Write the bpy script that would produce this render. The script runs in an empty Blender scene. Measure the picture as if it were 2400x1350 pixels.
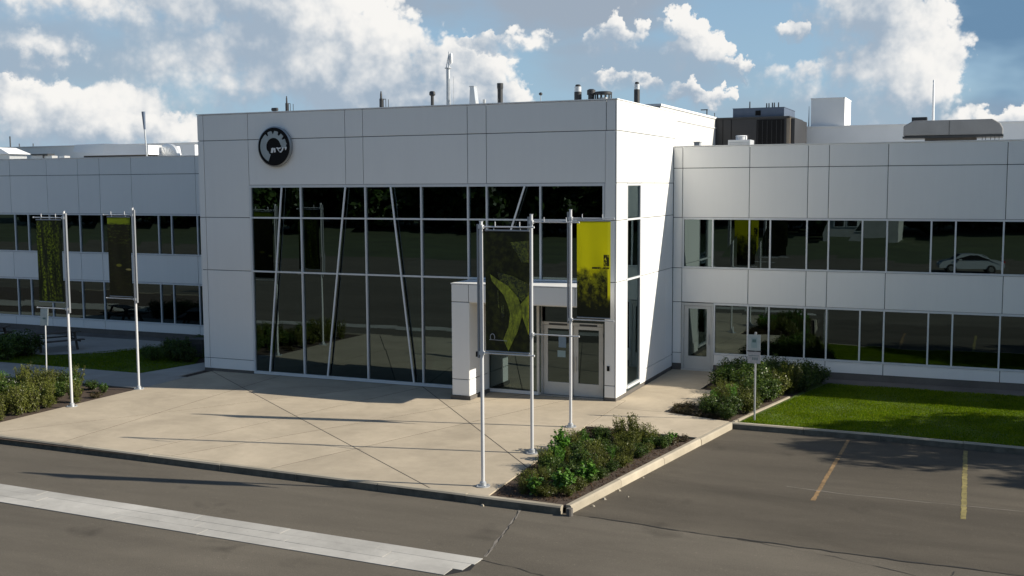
import bpy, math, random
import numpy as np
from mathutils import Matrix, Vector
R = math.radians
random.seed(7)
rng = np.random.default_rng(11)
scene = bpy.context.scene
COL = scene.collection

# ------------------------------------------------------------------ camera
cam_data = bpy.data.cameras.new('camera')
cam_data.sensor_width = 36.0
cam_data.lens = 36.0 * 2555.8 / 2400.0
cam_data.clip_start = 0.1
cam_data.clip_end = 3000
cam = bpy.data.objects.new('camera', cam_data)
COL.objects.link(cam)
r_ = Vector((0.91799643, 0.39655482, -0.00517937))
u_ = Vector((-0.03213579, 0.08739626, 0.99565515))
w_ = Vector((-0.39528451, 0.91384144, -0.09297305))
M = Matrix.Identity(4)
for i in range(3):
    M[i][0] = r_[i]; M[i][1] = u_[i]; M[i][2] = -w_[i]
M[0][3], M[1][3], M[2][3] = 10.664, -33.015, 6.911
cam.matrix_world = M
scene.camera = cam

# ------------------------------------------------------------------ light
LIGHT = Vector((-4.3, -1.0, -2.36)).normalized()      # direction the sunlight travels
SUN_EL = math.asin(-LIGHT.z)
SUN_AZ = math.atan2(-LIGHT.x, -LIGHT.y)               # clockwise from +Y
sun_data = bpy.data.lights.new('sun', 'SUN')
sun_data.energy = 5.0
sun_data.angle = R(0.5)
sun_data.color = (1.0, 0.92, 0.78)
sun = bpy.data.objects.new('sun', sun_data)
sun.rotation_euler = LIGHT.to_track_quat('-Z', 'Y').to_euler()
sun.location = (40, 10, 30)
COL.objects.link(sun)

scene.view_settings.view_transform = 'Standard'
scene.view_settings.look = 'None'
scene.view_settings.exposure = 0.55
scene.view_settings.gamma = 1.0
scene.view_settings.use_curve_mapping = False
scene.cycles.max_bounces = 8
scene.cycles.transparent_max_bounces = 16
scene.cycles.caustics_reflective = False
scene.cycles.caustics_refractive = False

# ------------------------------------------------------------------ node helper
class NT:
    def __init__(s, tree):
        s.t = tree
    def n(s, kind, **kw):
        nd = s.t.nodes.new(kind)
        for k, v in kw.items():
            setattr(nd, k, v)
        return nd
    def link(s, a, b):
        s.t.links.new(a, b)
    def put(s, sock, v):
        if isinstance(v, bpy.types.NodeSocket):
            s.link(v, sock)
        else:
            sock.default_value = v
    def m(s, op, a, b=0.0, c=0.0, clamp=False):
        nd = s.n('ShaderNodeMath', operation=op, use_clamp=clamp)
        for i, v in enumerate((a, b, c)):
            s.put(nd.inputs[i], v)
        return nd.outputs[0]
    def v(s, op, a, b=(0, 0, 0)):
        nd = s.n('ShaderNodeVectorMath', operation=op)
        s.put(nd.inputs[0], a)
        s.put(nd.inputs[1], b)
        return nd.outputs['Value'] if op in ('LENGTH', 'DOT_PRODUCT', 'DISTANCE') else nd.outputs[0]
    def rng(s, x, a, b, c=0.0, d=1.0, smooth=False):
        nd = s.n('ShaderNodeMapRange')
        nd.interpolation_type = 'SMOOTHSTEP' if smooth else 'LINEAR'
        for i, v in enumerate((x, a, b, c, d)):
            s.put(nd.inputs[i], v)
        return nd.outputs[0]
    def noise(s, vec, scale, detail=4.0, rough=0.5, dist=0.0):
        nd = s.n('ShaderNodeTexNoise')
        if vec is not None:
            s.link(vec, nd.inputs['Vector'])
        nd.inputs['Scale'].default_value = scale
        nd.inputs['Detail'].default_value = detail
        nd.inputs['Roughness'].default_value = rough
        nd.inputs['Distortion'].default_value = dist
        return nd.outputs['Fac']
    def mix(s, f, a, b):
        nd = s.n('ShaderNodeMix', data_type='RGBA')
        s.put(nd.inputs[0], f)
        s.put(nd.inputs[6], a)
        s.put(nd.inputs[7], b)
        return nd.outputs[2]
    def xyz(s, x, y, z):
        nd = s.n('ShaderNodeCombineXYZ')
        s.put(nd.inputs[0], x); s.put(nd.inputs[1], y); s.put(nd.inputs[2], z)
        return nd.outputs[0]

def c4(c):
    return (c[0], c[1], c[2], 1.0)

# ------------------------------------------------------------------ sky with clouds
world = bpy.data.worlds.new('World')
scene.world = world
world.use_nodes = True
wt = NT(world.node_tree)
world.node_tree.nodes.clear()
# cumulus banks (where they stand in the sky: azimuth and elevation given through the pixel they are seen at)
BANKS = [(650, 50, 280, 130), (750, 165, 200, 115), (440, 60, 260, 110), (560, 200, 260, 95), (830, 225, 150, 70),
         (970, 165, 140, 105), (1110, 205, 115, 90), (1000, 245, 260, 45),
         (60, 290, 170, 90), (250, 290, 140, 85), (330, 325, 220, 50), (90, 150, 130, 45), (70, 50, 190, 75),
         (1445, 98, 64, 42), (1405, 112, 50, 26), (1600, 90, 48, 48), (1635, 125, 58, 50), (1585, 140, 70, 30), (1450, 197, 70, 26), (1575, 225, 80, 30), (1640, 240, 70, 26), (1722, 172, 44, 24), (1845, 97, 34, 27),
         (2010, 60, 130, 95), (2090, 150, 140, 125), (2020, 240, 200, 85), (2340, 325, 190, 45), (1210, 110, 110, 30)]
# flat grey decks
DECKS = [(1260, 10, 330, 75, .95), (1800, -5, 150, 40, .5), (230, 150, 420, 90, .6),
         (2370, 110, 230, 190, 1.0), (1540, 165, 200, 45, .55), (1960, 290, 420, 50, .45)]
tc = wt.n('ShaderNodeTexCoord')
Dv = wt.v('NORMALIZE', tc.outputs['Generated'])
sky = wt.n('ShaderNodeTexSky', sky_type='NISHITA')
sky.sun_disc = False
sky.sun_elevation = SUN_EL
sky.sun_rotation = SUN_AZ
sky.altitude = 200
sky.air_density = 1.0
sky.dust_density = 0.6
sky.ozone_density = 2.5
sp = wt.n('ShaderNodeSeparateXYZ'); wt.link(Dv, sp.inputs[0])
az = wt.m('ADD', wt.m('MULTIPLY', wt.m('ARCTAN2', sp.outputs[0], sp.outputs[1]), 57.29578), 23.391)
# the same weather goes on round the whole horizon (mirrored every 60 degrees)
az = wt.m('SUBTRACT', wt.m('PINGPONG', wt.m('ADD', az, 30.0 + 480.0), 60.0), 30.0)
el = wt.m('MULTIPLY', wt.m('ARCSINE', sp.outputs[2]), 57.29578)
P = wt.xyz(az, el, 0.0)
def noise2(vec, scale, detail, rough, dist=0.0):
    nd = wt.n('ShaderNodeTexNoise', noise_dimensions='2D')
    wt.link(vec, nd.inputs['Vector'])
    nd.inputs['Scale'].default_value = scale
    nd.inputs['Detail'].default_value = detail
    nd.inputs['Roughness'].default_value = rough
    nd.inputs['Distortion'].default_value = dist
    return nd.outputs['Fac']
def deg(x, y, a, b, k):
    return (math.degrees(math.atan((x - 1200) / 2556)), (436 - y) / 2556 * 57.3), (2556 / 57.3 / a / k, 2556 / 57.3 / b / k)
def billow(vec):
    """cauliflower relief: fractal noise plus rounded cells"""
    n1 = noise2(vec, 0.20, 7.0, 0.58, 0.2)
    vo = wt.n('ShaderNodeTexVoronoi', feature='F1', voronoi_dimensions='2D')
    wt.link(vec, vo.inputs['Vector'])
    vo.inputs['Scale'].default_value = 0.8
    vo.inputs['Detail'].default_value = 2.0
    vo.inputs['Roughness'].default_value = 0.55
    vo.inputs['Lacunarity'].default_value = 2.2
    return wt.m('MULTIPLY_ADD', n1, 1.7, wt.m('MULTIPLY_ADD', vo.outputs['Distance'], -0.48, -0.60))
# each bank is a soft ellipsoid; their sum is the cloud, and the side of the banks we look at tells how the sun meets them
Wsum = None; Ssum = None
wn = wt.n('ShaderNodeTexNoise', noise_dimensions='2D')
wt.link(P, wn.inputs['Vector'])
wn.inputs['Scale'].default_value = 0.75
wn.inputs['Detail'].default_value = 4.0
wn.inputs['Roughness'].default_value = 0.6
PW = wt.v('ADD', P, wt.v('MULTIPLY', wt.v('SUBTRACT', wn.outputs['Color'], (0.5, 0.5, 0.5)), (2.6, 2.0, 0.0)))
for (x, y, a, b) in BANKS:
    c, r = deg(x, y, a, b, 1.24)
    d = wt.v('MULTIPLY', wt.v('SUBTRACT', PW, (c[0], c[1], 0)), (r[0], r[1], 0))
    w = wt.m('MAXIMUM', wt.m('SUBTRACT', 1.0, wt.v('DOT_PRODUCT', d, d)), 0.0)
    q = wt.v('DOT_PRODUCT', d, (0.55, 0.83, 0))
    Wsum = w if Wsum is None else wt.m('ADD', Wsum, w)
    Ssum = wt.m('MULTIPLY', w, q) if Ssum is None else wt.m('MULTIPLY_ADD', w, q, Ssum)
rim = wt.m('DIVIDE', Ssum, wt.m('MAXIMUM', Wsum, 0.02))
best = wt.m('MULTIPLY_ADD', wt.m('POWER', Wsum, 0.5), 1.1, -0.30)
# above the banks the cumulus thins out
gen = wt.m('MULTIPLY', wt.m('SUBTRACT', wt.noise(Dv, 2.6, 2.0, 0.5), 0.60), 5.0)
gen = wt.m('ADD', gen, wt.rng(el, 10.0, 16.0, -2.0, 0.0))
b0 = billow(P)
b1 = billow(wt.v('ADD', P, (0.55, 0.55, 0.0)))             # a step towards the sun
f0 = wt.m('ADD', wt.m('MAXIMUM', best, gen), b0)
# crisp where the sun catches the rim, frayed on the shaded side
soft_w = wt.rng(rim, -0.55, 0.45, 1.5, 0.36, True)
dens = wt.m('DIVIDE', f0, soft_w, clamp=True)
dens = wt.m('MULTIPLY', wt.m('MULTIPLY', dens, dens), wt.m('SUBTRACT', 3.0, wt.m('MULTIPLY', dens, 2.0)))
big = noise2(P, 0.13, 4.0, 0.55)
val = wt.m('MULTIPLY_ADD', rim, 0.70, 0.56)
val = wt.m('MULTIPLY_ADD', wt.m('SUBTRACT', b0, b1), 0.34, val)
val = wt.m('SUBTRACT', val, wt.rng(big, 0.40, 0.66, -0.10, 0.36))
shade = wt.rng(val, 0.14, 0.90, 0, 1, True)
ccol = wt.mix(shade, c4((2.45, 3.05, 3.75)), c4((6.4, 6.3, 6.1)))
skyc = wt.v('MULTIPLY', sky.outputs[0], (0.82, 0.83, 0.80))
# pale veil low down, then the flat grey blue decks
veil = wt.m('MULTIPLY', wt.rng(el, 0.0, 30.0, 0.95, 0.0), wt.rng(big, 0.35, 0.65, 0.8, 1.0))
skyc = wt.mix(veil, skyc, c4((2.1, 3.25, 4.5)))
wob = wt.m('MULTIPLY', wt.m('SUBTRACT', noise2(wt.v('MULTIPLY', P, (0.45, 1.0, 1.0)), 0.24, 4.0, 0.55), 0.5), 1.9)
for (x, y, a, b, k) in DECKS:
    c, r = deg(x, y, a, b, 1.25)
    q = wt.v('LENGTH', wt.v('MULTIPLY', wt.v('SUBTRACT', P, (c[0], c[1], 0)), (r[0], r[1], 0)))
    df = wt.rng(wt.m('ADD', q, wob), 1.15, 0.30, 0, 0.95 * k, True)
    skyc = wt.mix(df, skyc, c4((0.95, 1.75, 2.75) if x > 2200 and y < 200 else (2.35, 2.75, 3.3)))
final = wt.mix(dens, skyc, ccol)
bg = wt.n('ShaderNodeBackground')
wt.link(final, bg.inputs[0])
bg.inputs[1].default_value = 0.10
wo = wt.n('ShaderNodeOutputWorld')
wt.link(bg.outputs[0], wo.inputs[0])
world.cycles.sampling_method = 'MANUAL'
world.cycles.sample_map_resolution = 512

# ------------------------------------------------------------------ materials
def new_mat(name):
    m = bpy.data.materials.new(name)
    m.use_nodes = True
    t = NT(m.node_tree)
    b = m.node_tree.nodes['Principled BSDF']
    return m, t, b
def mat_plain(name, col, rough=0.5, metal=0.0, var=0.0, nscale=3.0, bump=0.0, bscale=60.0, spec=0.5, objvar=0.0):
    m, t, b = new_mat(name)
    tcn = t.n('ShaderNodeTexCoord')
    geo = t.n('ShaderNodeNewGeometry')
    c = c4(col)
    if var > 0:
        n = t.noise(geo.outputs['Position'], nscale, 5.0, 0.6)
        k = t.rng(n, 0.25, 0.75, 1 - var, 1 + var)
        c = t.v('MULTIPLY', (col[0], col[1], col[2]), t.xyz(k, k, k))
    if objvar > 0:
        oi = t.n('ShaderNodeObjectInfo')
        k = t.rng(oi.outputs['Random'], 0, 1, 1 - objvar, 1 + objvar)
        base = c if isinstance(c, bpy.types.NodeSocket) else (col[0], col[1], col[2])
        c = t.v('MULTIPLY', base, t.xyz(k, k, k))
    t.put(b.inputs['Base Color'], c)
    b.inputs['Roughness'].default_value = rough
    b.inputs['Metallic'].default_value = metal
    b.inputs['Specular IOR Level'].default_value = spec
    if bump > 0:
        bn = t.n('ShaderNodeBump')
        bn.inputs['Strength'].default_value = bump
        bn.inputs['Distance'].default_value = 0.01
        t.link(t.noise(geo.outputs['Position'], bscale, 4.0, 0.6), bn.inputs['Height'])
        t.link(bn.outputs[0], b.inputs['Normal'])
    return m

def mat_panel(name, col, rough=0.42):
    """coated aluminium cladding: faint grime that runs down from the joints, a little oil-canning"""
    m, t, b = new_mat(name)
    geo = t.n('ShaderNodeNewGeometry')
    pos = geo.outputs['Position']
    oi = t.n('ShaderNodeObjectInfo')
    k = t.rng(oi.outputs['Random'], 0, 1, 0.98, 1.02)
    streak = t.noise(t.v('MULTIPLY', pos, (5.0, 5.0, 0.35)), 1.0, 6.0, 0.6)
    blot = t.noise(pos, 0.6, 4.0, 0.55)
    g = t.m('MULTIPLY', t.rng(streak, 0.35, 0.8, 1.0, 0.975), t.rng(blot, 0.3, 0.75, 1.01, 0.98))
    k = t.m('MULTIPLY', k, g)
    c = t.v('MULTIPLY', (col[0], col[1], col[2]), t.xyz(k, k, k))
    t.link(c, b.inputs['Base Color'])
    t.link(t.rng(blot, 0.3, 0.7, rough - 0.06, rough + 0.08), b.inputs['Roughness'])
    b.inputs['Specular IOR Level'].default_value = 0.45
    bn = t.n('ShaderNodeBump')
    bn.inputs['Strength'].default_value = 0.05
    bn.inputs['Distance'].default_value = 0.05
    t.link(t.noise(pos, 0.9, 2.0, 0.4), bn.inputs['Height'])
    t.link(bn.outputs[0], b.inputs['Normal'])
    return m

def mat_concrete(name, col, rough=0.85, stain=0.16, objvar=0.07):
    m, t, b = new_mat(name)
    geo = t.n('ShaderNodeNewGeometry')
    pos = geo.outputs['Position']
    oi = t.n('ShaderNodeObjectInfo')
    big = t.noise(pos, 0.45, 6.0, 0.62, 0.6)
    mid = t.noise(pos, 3.2, 6.0, 0.65)
    fine = t.noise(pos, 70.0, 3.0, 0.6)
    spot = t.noise(pos, 9.0, 2.0, 0.4)
    k = t.m('MULTIPLY', t.rng(big, 0.3, 0.72, 1 + stain * 0.6, 1 - stain), t.rng(mid, 0.3, 0.7, 1.05, 0.94))
    k = t.m('MULTIPLY', k, t.rng(fine, 0.3, 0.7, 0.95, 1.05))
    k = t.m('MULTIPLY', k, t.rng(spot, 0.70, 0.80, 1.0, 0.80))
    k = t.m('MULTIPLY', k, t.rng(oi.outputs['Random'], 0, 1, 1 - objvar, 1 + objvar))
    c = t.v('MULTIPLY', (col[0], col[1], col[2]), t.xyz(k, k, k))
    t.link(c, b.inputs['Base Color'])
    b.inputs['Roughness'].default_value = rough
    b.inputs['Specular IOR Level'].default_value = 0.25
    bn = t.n('ShaderNodeBump')
    bn.inputs['Strength'].default_value = 0.25
    bn.inputs['Distance'].default_value = 0.006
    t.link(t.m('ADD', fine, t.m('MULTIPLY', mid, 0.8)), bn.inputs['Height'])
    t.link(bn.outputs[0], b.inputs['Normal'])
    return m

def mat_asphalt(name, col, dark=0.75, stretch=(0.35, 1.0, 1.0)):
    m, t, b = new_mat(name)
    geo = t.n('ShaderNodeNewGeometry')
    pos = geo.outputs['Position']
    big = t.noise(t.v('MULTIPLY', pos, stretch), 0.35, 6.0, 0.6, 0.8)
    mid = t.noise(t.v('MULTIPLY', pos, stretch), 1.7, 6.0, 0.65, 0.4)
    fine = t.noise(pos, 45.0, 4.0, 0.7)
    agg = t.n('ShaderNodeTexVoronoi'); t.link(pos, agg.inputs['Vector']); agg.inputs['Scale'].default_value = 85.0
    oil = t.noise(pos, 0.9, 3.0, 0.5, 0.3)
    k = t.m('MULTIPLY', t.rng(big, 0.28, 0.72, dark, 1.15), t.rng(mid, 0.3, 0.7, 0.94, 1.05))
    k = t.m('MULTIPLY', k, t.rng(fine, 0.3, 0.7, 0.74, 1.22))
    k = t.m('MULTIPLY', k, t.rng(agg.outputs['Distance'], 0.0, 0.7, 1.12, 0.88))
    k = t.m('MULTIPLY', k, t.rng(oil, 0.64, 0.76, 1.0, 0.70))
    speck = t.noise(pos, 14.0, 2.0, 0.5)
    k = t.m('MULTIPLY', k, t.rng(speck, 0.66, 0.76, 1.0, 1.35))
    tyre = t.noise(t.v('MULTIPLY', pos, (0.03, 1.0, 1.0)), 1.6, 4.0, 0.6)
    k = t.m('MULTIPLY', k, t.rng(tyre, 0.40, 0.66, 1.03, 0.94))
    c = t.v('MULTIPLY', (col[0], col[1], col[2]), t.xyz(k, k, k))
    t.link(c, b.inputs['Base Color'])
    b.inputs['Roughness'].default_value = 0.88
    b.inputs['Specular IOR Level'].default_value = 0.22
    bn = t.n('ShaderNodeBump')
    bn.inputs['Strength'].default_value = 0.45
    bn.inputs['Distance'].default_value = 0.008
    t.link(t.m('ADD', fine, agg.outputs['Distance']), bn.inputs['Height'])
    t.link(bn.outputs[0], b.inputs['Normal'])
    return m

def mat_glass(name, tint=(0.16, 0.20, 0.19), ior=2.05, wav=0.02):
    m = bpy.data.materials.new(name)
    m.use_nodes = True
    t = NT(m.node_tree)
    m.node_tree.nodes.clear()
    geo = t.n('ShaderNodeNewGeometry')
    oi = t.n('ShaderNodeObjectInfo')
    off = t.v('ADD', geo.outputs['Position'], t.xyz(t.m('MULTIPLY', oi.outputs['Random'], 40.0), 0.0, 0.0))
    bn = t.n('ShaderNodeBump')
    bn.inputs['Strength'].default_value = wav
    bn.inputs['Distance'].default_value = 0.05
    t.link(t.noise(off, 0.9, 1.0, 0.3), bn.inputs['Height'])
    fr = t.n('ShaderNodeFresnel'); fr.inputs['IOR'].default_value = ior
    t.link(bn.outputs[0], fr.inputs['Normal'])
    gl = t.n('ShaderNodeBsdfGlossy'); gl.inputs['Roughness'].default_value = 0.0
    gl.inputs['Color'].default_value = (0.74, 0.95, 0.96, 1)
    t.link(bn.outputs[0], gl.inputs['Normal'])
    tr = t.n('ShaderNodeBsdfTransparent'); tr.inputs['Color'].default_value = c4(tint)
    mx = t.n('ShaderNodeMixShader')
    t.link(fr.outputs[0], mx.inputs[0]); t.link(tr.outputs[0], mx.inputs[1]); t.link(gl.outputs[0], mx.inputs[2])
    out = t.n('ShaderNodeOutputMaterial'); t.link(mx.outputs[0], out.inputs[0])
    return m

def mat_leaf(name, cols, trans=0.3, gloss=0.05):
    m = bpy.data.materials.new(name)
    m.use_nodes = True
    t = NT(m.node_tree)
    m.node_tree.nodes.clear()
    geo = t.n('ShaderNodeNewGeometry')
    oi = t.n('ShaderNodeObjectInfo')
    rp = t.n('ShaderNodeValToRGB')
    e = rp.color_ramp.elements
    e[0].position = 0.0; e[0].color = c4(cols[0])
    e[1].position = 1.0; e[1].color = c4(cols[-1])
    for i, cc in enumerate(cols[1:-1]):
        el = e.new((i + 1) / (len(cols) - 1)); el.color = c4(cc)
    t.link(geo.outputs['Random Per Island'], rp.inputs[0])
    k = t.m('MULTIPLY', t.rng(oi.outputs['Random'], 0, 1, 0.75, 1.25), t.rng(t.noise(geo.outputs['Position'], 1.1, 4.0, 0.6), 0.3, 0.7, 0.80, 1.2))
    c = t.v('MULTIPLY', rp.outputs[0], t.xyz(k, k, t.m('MULTIPLY', k, 0.95)))
    df = t.n('ShaderNodeBsdfDiffuse'); t.link(c, df.inputs[0])
    tl = t.n('ShaderNodeBsdfTranslucent'); t.link(t.v('MULTIPLY', c, (1.1, 1.2, 0.6)), tl.inputs[0])
    gs = t.n('ShaderNodeBsdfGlossy'); gs.inputs['Roughness'].default_value = 0.45
    gs.inputs['Color'].default_value = (0.5, 0.5, 0.5, 1)
    mx = t.n('ShaderNodeMixShader'); mx.inputs[0].default_value = trans
    t.link(df.outputs[0], mx.inputs[1]); t.link(tl.outputs[0], mx.inputs[2])
    m2 = t.n('ShaderNodeMixShader'); m2.inputs[0].default_value = gloss
    t.link(mx.outputs[0], m2.inputs[1]); t.link(gs.outputs[0], m2.inputs[2])
    out = t.n('ShaderNodeOutputMaterial'); t.link(m2.outputs[0], out.inputs[0])
    return m

PANEL = mat_panel('white_cladding', (0.80, 0.80, 0.79))
PANEL_WARM = mat_panel('white_cladding_wing', (0.80, 0.80, 0.785))
RENDER_W = mat_plain('grey_render', (0.55, 0.55, 0.54), 0.8, var=0.06, nscale=0.8)
JOINT = mat_plain('joint_black', (0.02, 0.035, 0.037), 0.8)
MULLION = mat_plain('mullion_aluminium', (0.66, 0.68, 0.70), 0.4, 0.1, var=0.05, nscale=1.0)
GLASS = mat_glass('tinted_glass')
BARW = mat_plain('bar_white', (0.78, 0.79, 0.80), 0.4)
GLASS2 = mat_glass('clearer_glass', (0.22, 0.26, 0.24), 1.75)
DOORFRAME = mat_plain('door_frame_paint', (0.52, 0.52, 0.50), 0.4, var=0.05)
STEEL = mat_plain('brushed_steel', (0.55, 0.55, 0.55), 0.3, 0.9)
GALV = mat_plain('galvanised_steel', (0.50, 0.52, 0.54), 0.38, 0.55, var=0.1, nscale=6.0)
POLE = mat_plain('pole_paint', (0.62, 0.63, 0.65), 0.35, 0.2, var=0.04, nscale=5.0)
POLE_DK = mat_plain('pole_rail', (0.30, 0.32, 0.35), 0.4, 0.4)
DARKMETAL = mat_plain('dark_metal', (0.045, 0.047, 0.05), 0.5, 0.3, var=0.2, nscale=3)
BLACK = mat_plain('gloss_black', (0.006, 0.006, 0.007), 0.55, spec=0.15)
SILVER = mat_plain('emblem_silver', (0.36, 0.40, 0.43), 0.3, 0.5, var=0.15, nscale=3)
EMBLEM_RIM = mat_plain('emblem_rim', (0.30, 0.32, 0.34), 0.35, 0.5)
LETTER = mat_plain('letter_white', (0.75, 0.76, 0.77), 0.5)
CONC = mat_concrete('plaza_concrete', (0.43, 0.365, 0.275), stain=0.2)
CONC_GREY = mat_concrete('walk_concrete', (0.34, 0.32, 0.29))
KERB = mat_concrete('kerb_concrete', (0.38, 0.335, 0.26), stain=0.3, objvar=0.08)
PLINTH = mat_concrete('plinth_concrete', (0.13, 0.12, 0.11), stain=0.3)
ASPH = mat_asphalt('road_asphalt', (0.130, 0.114, 0.091))
ASPH_LOT = mat_asphalt('lot_asphalt', (0.111, 0.096, 0.075), 0.6)
TAR = mat_plain('tar_line', (0.02, 0.019, 0.018), 0.7)
SEAM = mat_plain('pale_seam', (0.19, 0.17, 0.145), 0.9, var=0.2)
PAVER = mat_concrete('paver_stone', (0.42, 0.405, 0.375), stain=0.28, objvar=0.04)
SOIL = mat_plain('mulch_soil', (0.055, 0.036, 0.024), 0.95, var=0.6, nscale=14.0, bump=1.0, bscale=40)
TURF = mat_plain('turf_base', (0.06, 0.095, 0.008), 0.95, var=0.35, nscale=2.0, bump=0.8, bscale=120)
FIELD = mat_plain('field_ground', (0.045, 0.06, 0.02), 0.95, var=0.4, nscale=0.15)
GRAVEL_M = mat_plain('gravel', (0.36, 0.35, 0.33), 0.9, var=0.3, nscale=8.0)
ROOF = mat_plain('roof_bounce_pale', (0.60, 0.60, 0.58), 0.95, var=0.2, nscale=2.0)  # unseen roofs, made pale to bounce sun onto the rear walls
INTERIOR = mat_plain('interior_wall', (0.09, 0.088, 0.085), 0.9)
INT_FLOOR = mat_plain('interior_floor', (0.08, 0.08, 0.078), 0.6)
INT_COL = mat_plain('interior_column', (0.45, 0.40, 0.30), 0.8)
BLIND = mat_plain('roller_blind', (0.22, 0.215, 0.20), 0.9)
LAMPW = mat_plain('lamp_white', (0.8, 0.8, 0.76), 0.5)
BARK = mat_plain('bark', (0.07, 0.055, 0.042), 0.95, var=0.4, nscale=10, bump=0.8, bscale=25)
TOWER = mat_plain('dark_cladding', (0.030, 0.031, 0.035), 0.55, 0.2, var=0.15, nscale=0.6)
TOWER_BR = mat_plain('bronze_cladding', (0.22, 0.185, 0.145), 0.5, 0.2, var=0.15)
TOWER_BL = mat_plain('blue_cladding', (0.085, 0.115, 0.17), 0.5, 0.1, var=0.1)
WHITEBOX = mat_plain('white_metal_box', (0.72, 0.725, 0.725), 0.5, var=0.05, nscale=0.7)
HOOD = mat_plain('duct_grey', (0.27, 0.265, 0.26), 0.6, 0.0, var=0.12, nscale=1.2)
BRIGHT = mat_plain('bright_galvanised', (0.68, 0.69, 0.70), 0.3, 0.5, var=0.08)
YELLOW = mat_plain('road_paint_orange', (0.215, 0.135, 0.06), 0.8, var=0.6, nscale=5.0)
YELLOW2 = mat_plain('road_paint_yellow', (0.205, 0.17, 0.06), 0.8, var=0.6, nscale=4.0)
WOOD = mat_plain('dark_wood', (0.07, 0.055, 0.045), 0.8, var=0.25, nscale=6)
SIGNBACK = mat_plain('sign_plate', (0.50, 0.56, 0.55), 0.45, 0.2, var=0.12, nscale=9)
SIGNLOW = mat_plain('sign_plate_low', (0.52, 0.50, 0.50), 0.5, 0.1, var=0.2, nscale=14)
SIGNINK = mat_plain('sign_ink', (0.12, 0.20, 0.19), 0.6)
CARW = mat_plain('car_paint', (0.42, 0.44, 0.46), 0.25, 0.2)
TYRE = mat_plain('tyre', (0.02, 0.02, 0.02), 0.8)
LAMP_RED = mat_plain('tail_red', (0.3, 0.01, 0.01), 0.3)
LEAF_D = mat_leaf('leaf_dark', [(0.018, 0.034, 0.008), (0.035, 0.07, 0.012), (0.065, 0.11, 0.018), (0.11, 0.15, 0.03)])
LEAF_O = mat_leaf('leaf_olive', [(0.035, 0.042, 0.010), (0.075, 0.088, 0.016), (0.115, 0.13, 0.022), (0.17, 0.18, 0.04)])
LEAF_B = mat_leaf('leaf_bright', [(0.03, 0.08, 0.01), (0.06, 0.15, 0.018), (0.09, 0.21, 0.025), (0.15, 0.28, 0.05)])
LEAF_R = mat_leaf('leaf_russet', [(0.03, 0.02, 0.012), (0.055, 0.035, 0.02), (0.08, 0.06, 0.025), (0.05, 0.06, 0.015)])
LEAF_T = mat_leaf('leaf_tree', [(0.012, 0.025, 0.008), (0.025, 0.05, 0.012), (0.04, 0.075, 0.015), (0.06, 0.10, 0.02)])
GRASS_M = mat_leaf('grass_blade', [(0.055, 0.10, 0.005), (0.085, 0.14, 0.006), (0.12, 0.18, 0.008), (0.19, 0.22, 0.02)], 0.35, 0.0)

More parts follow.
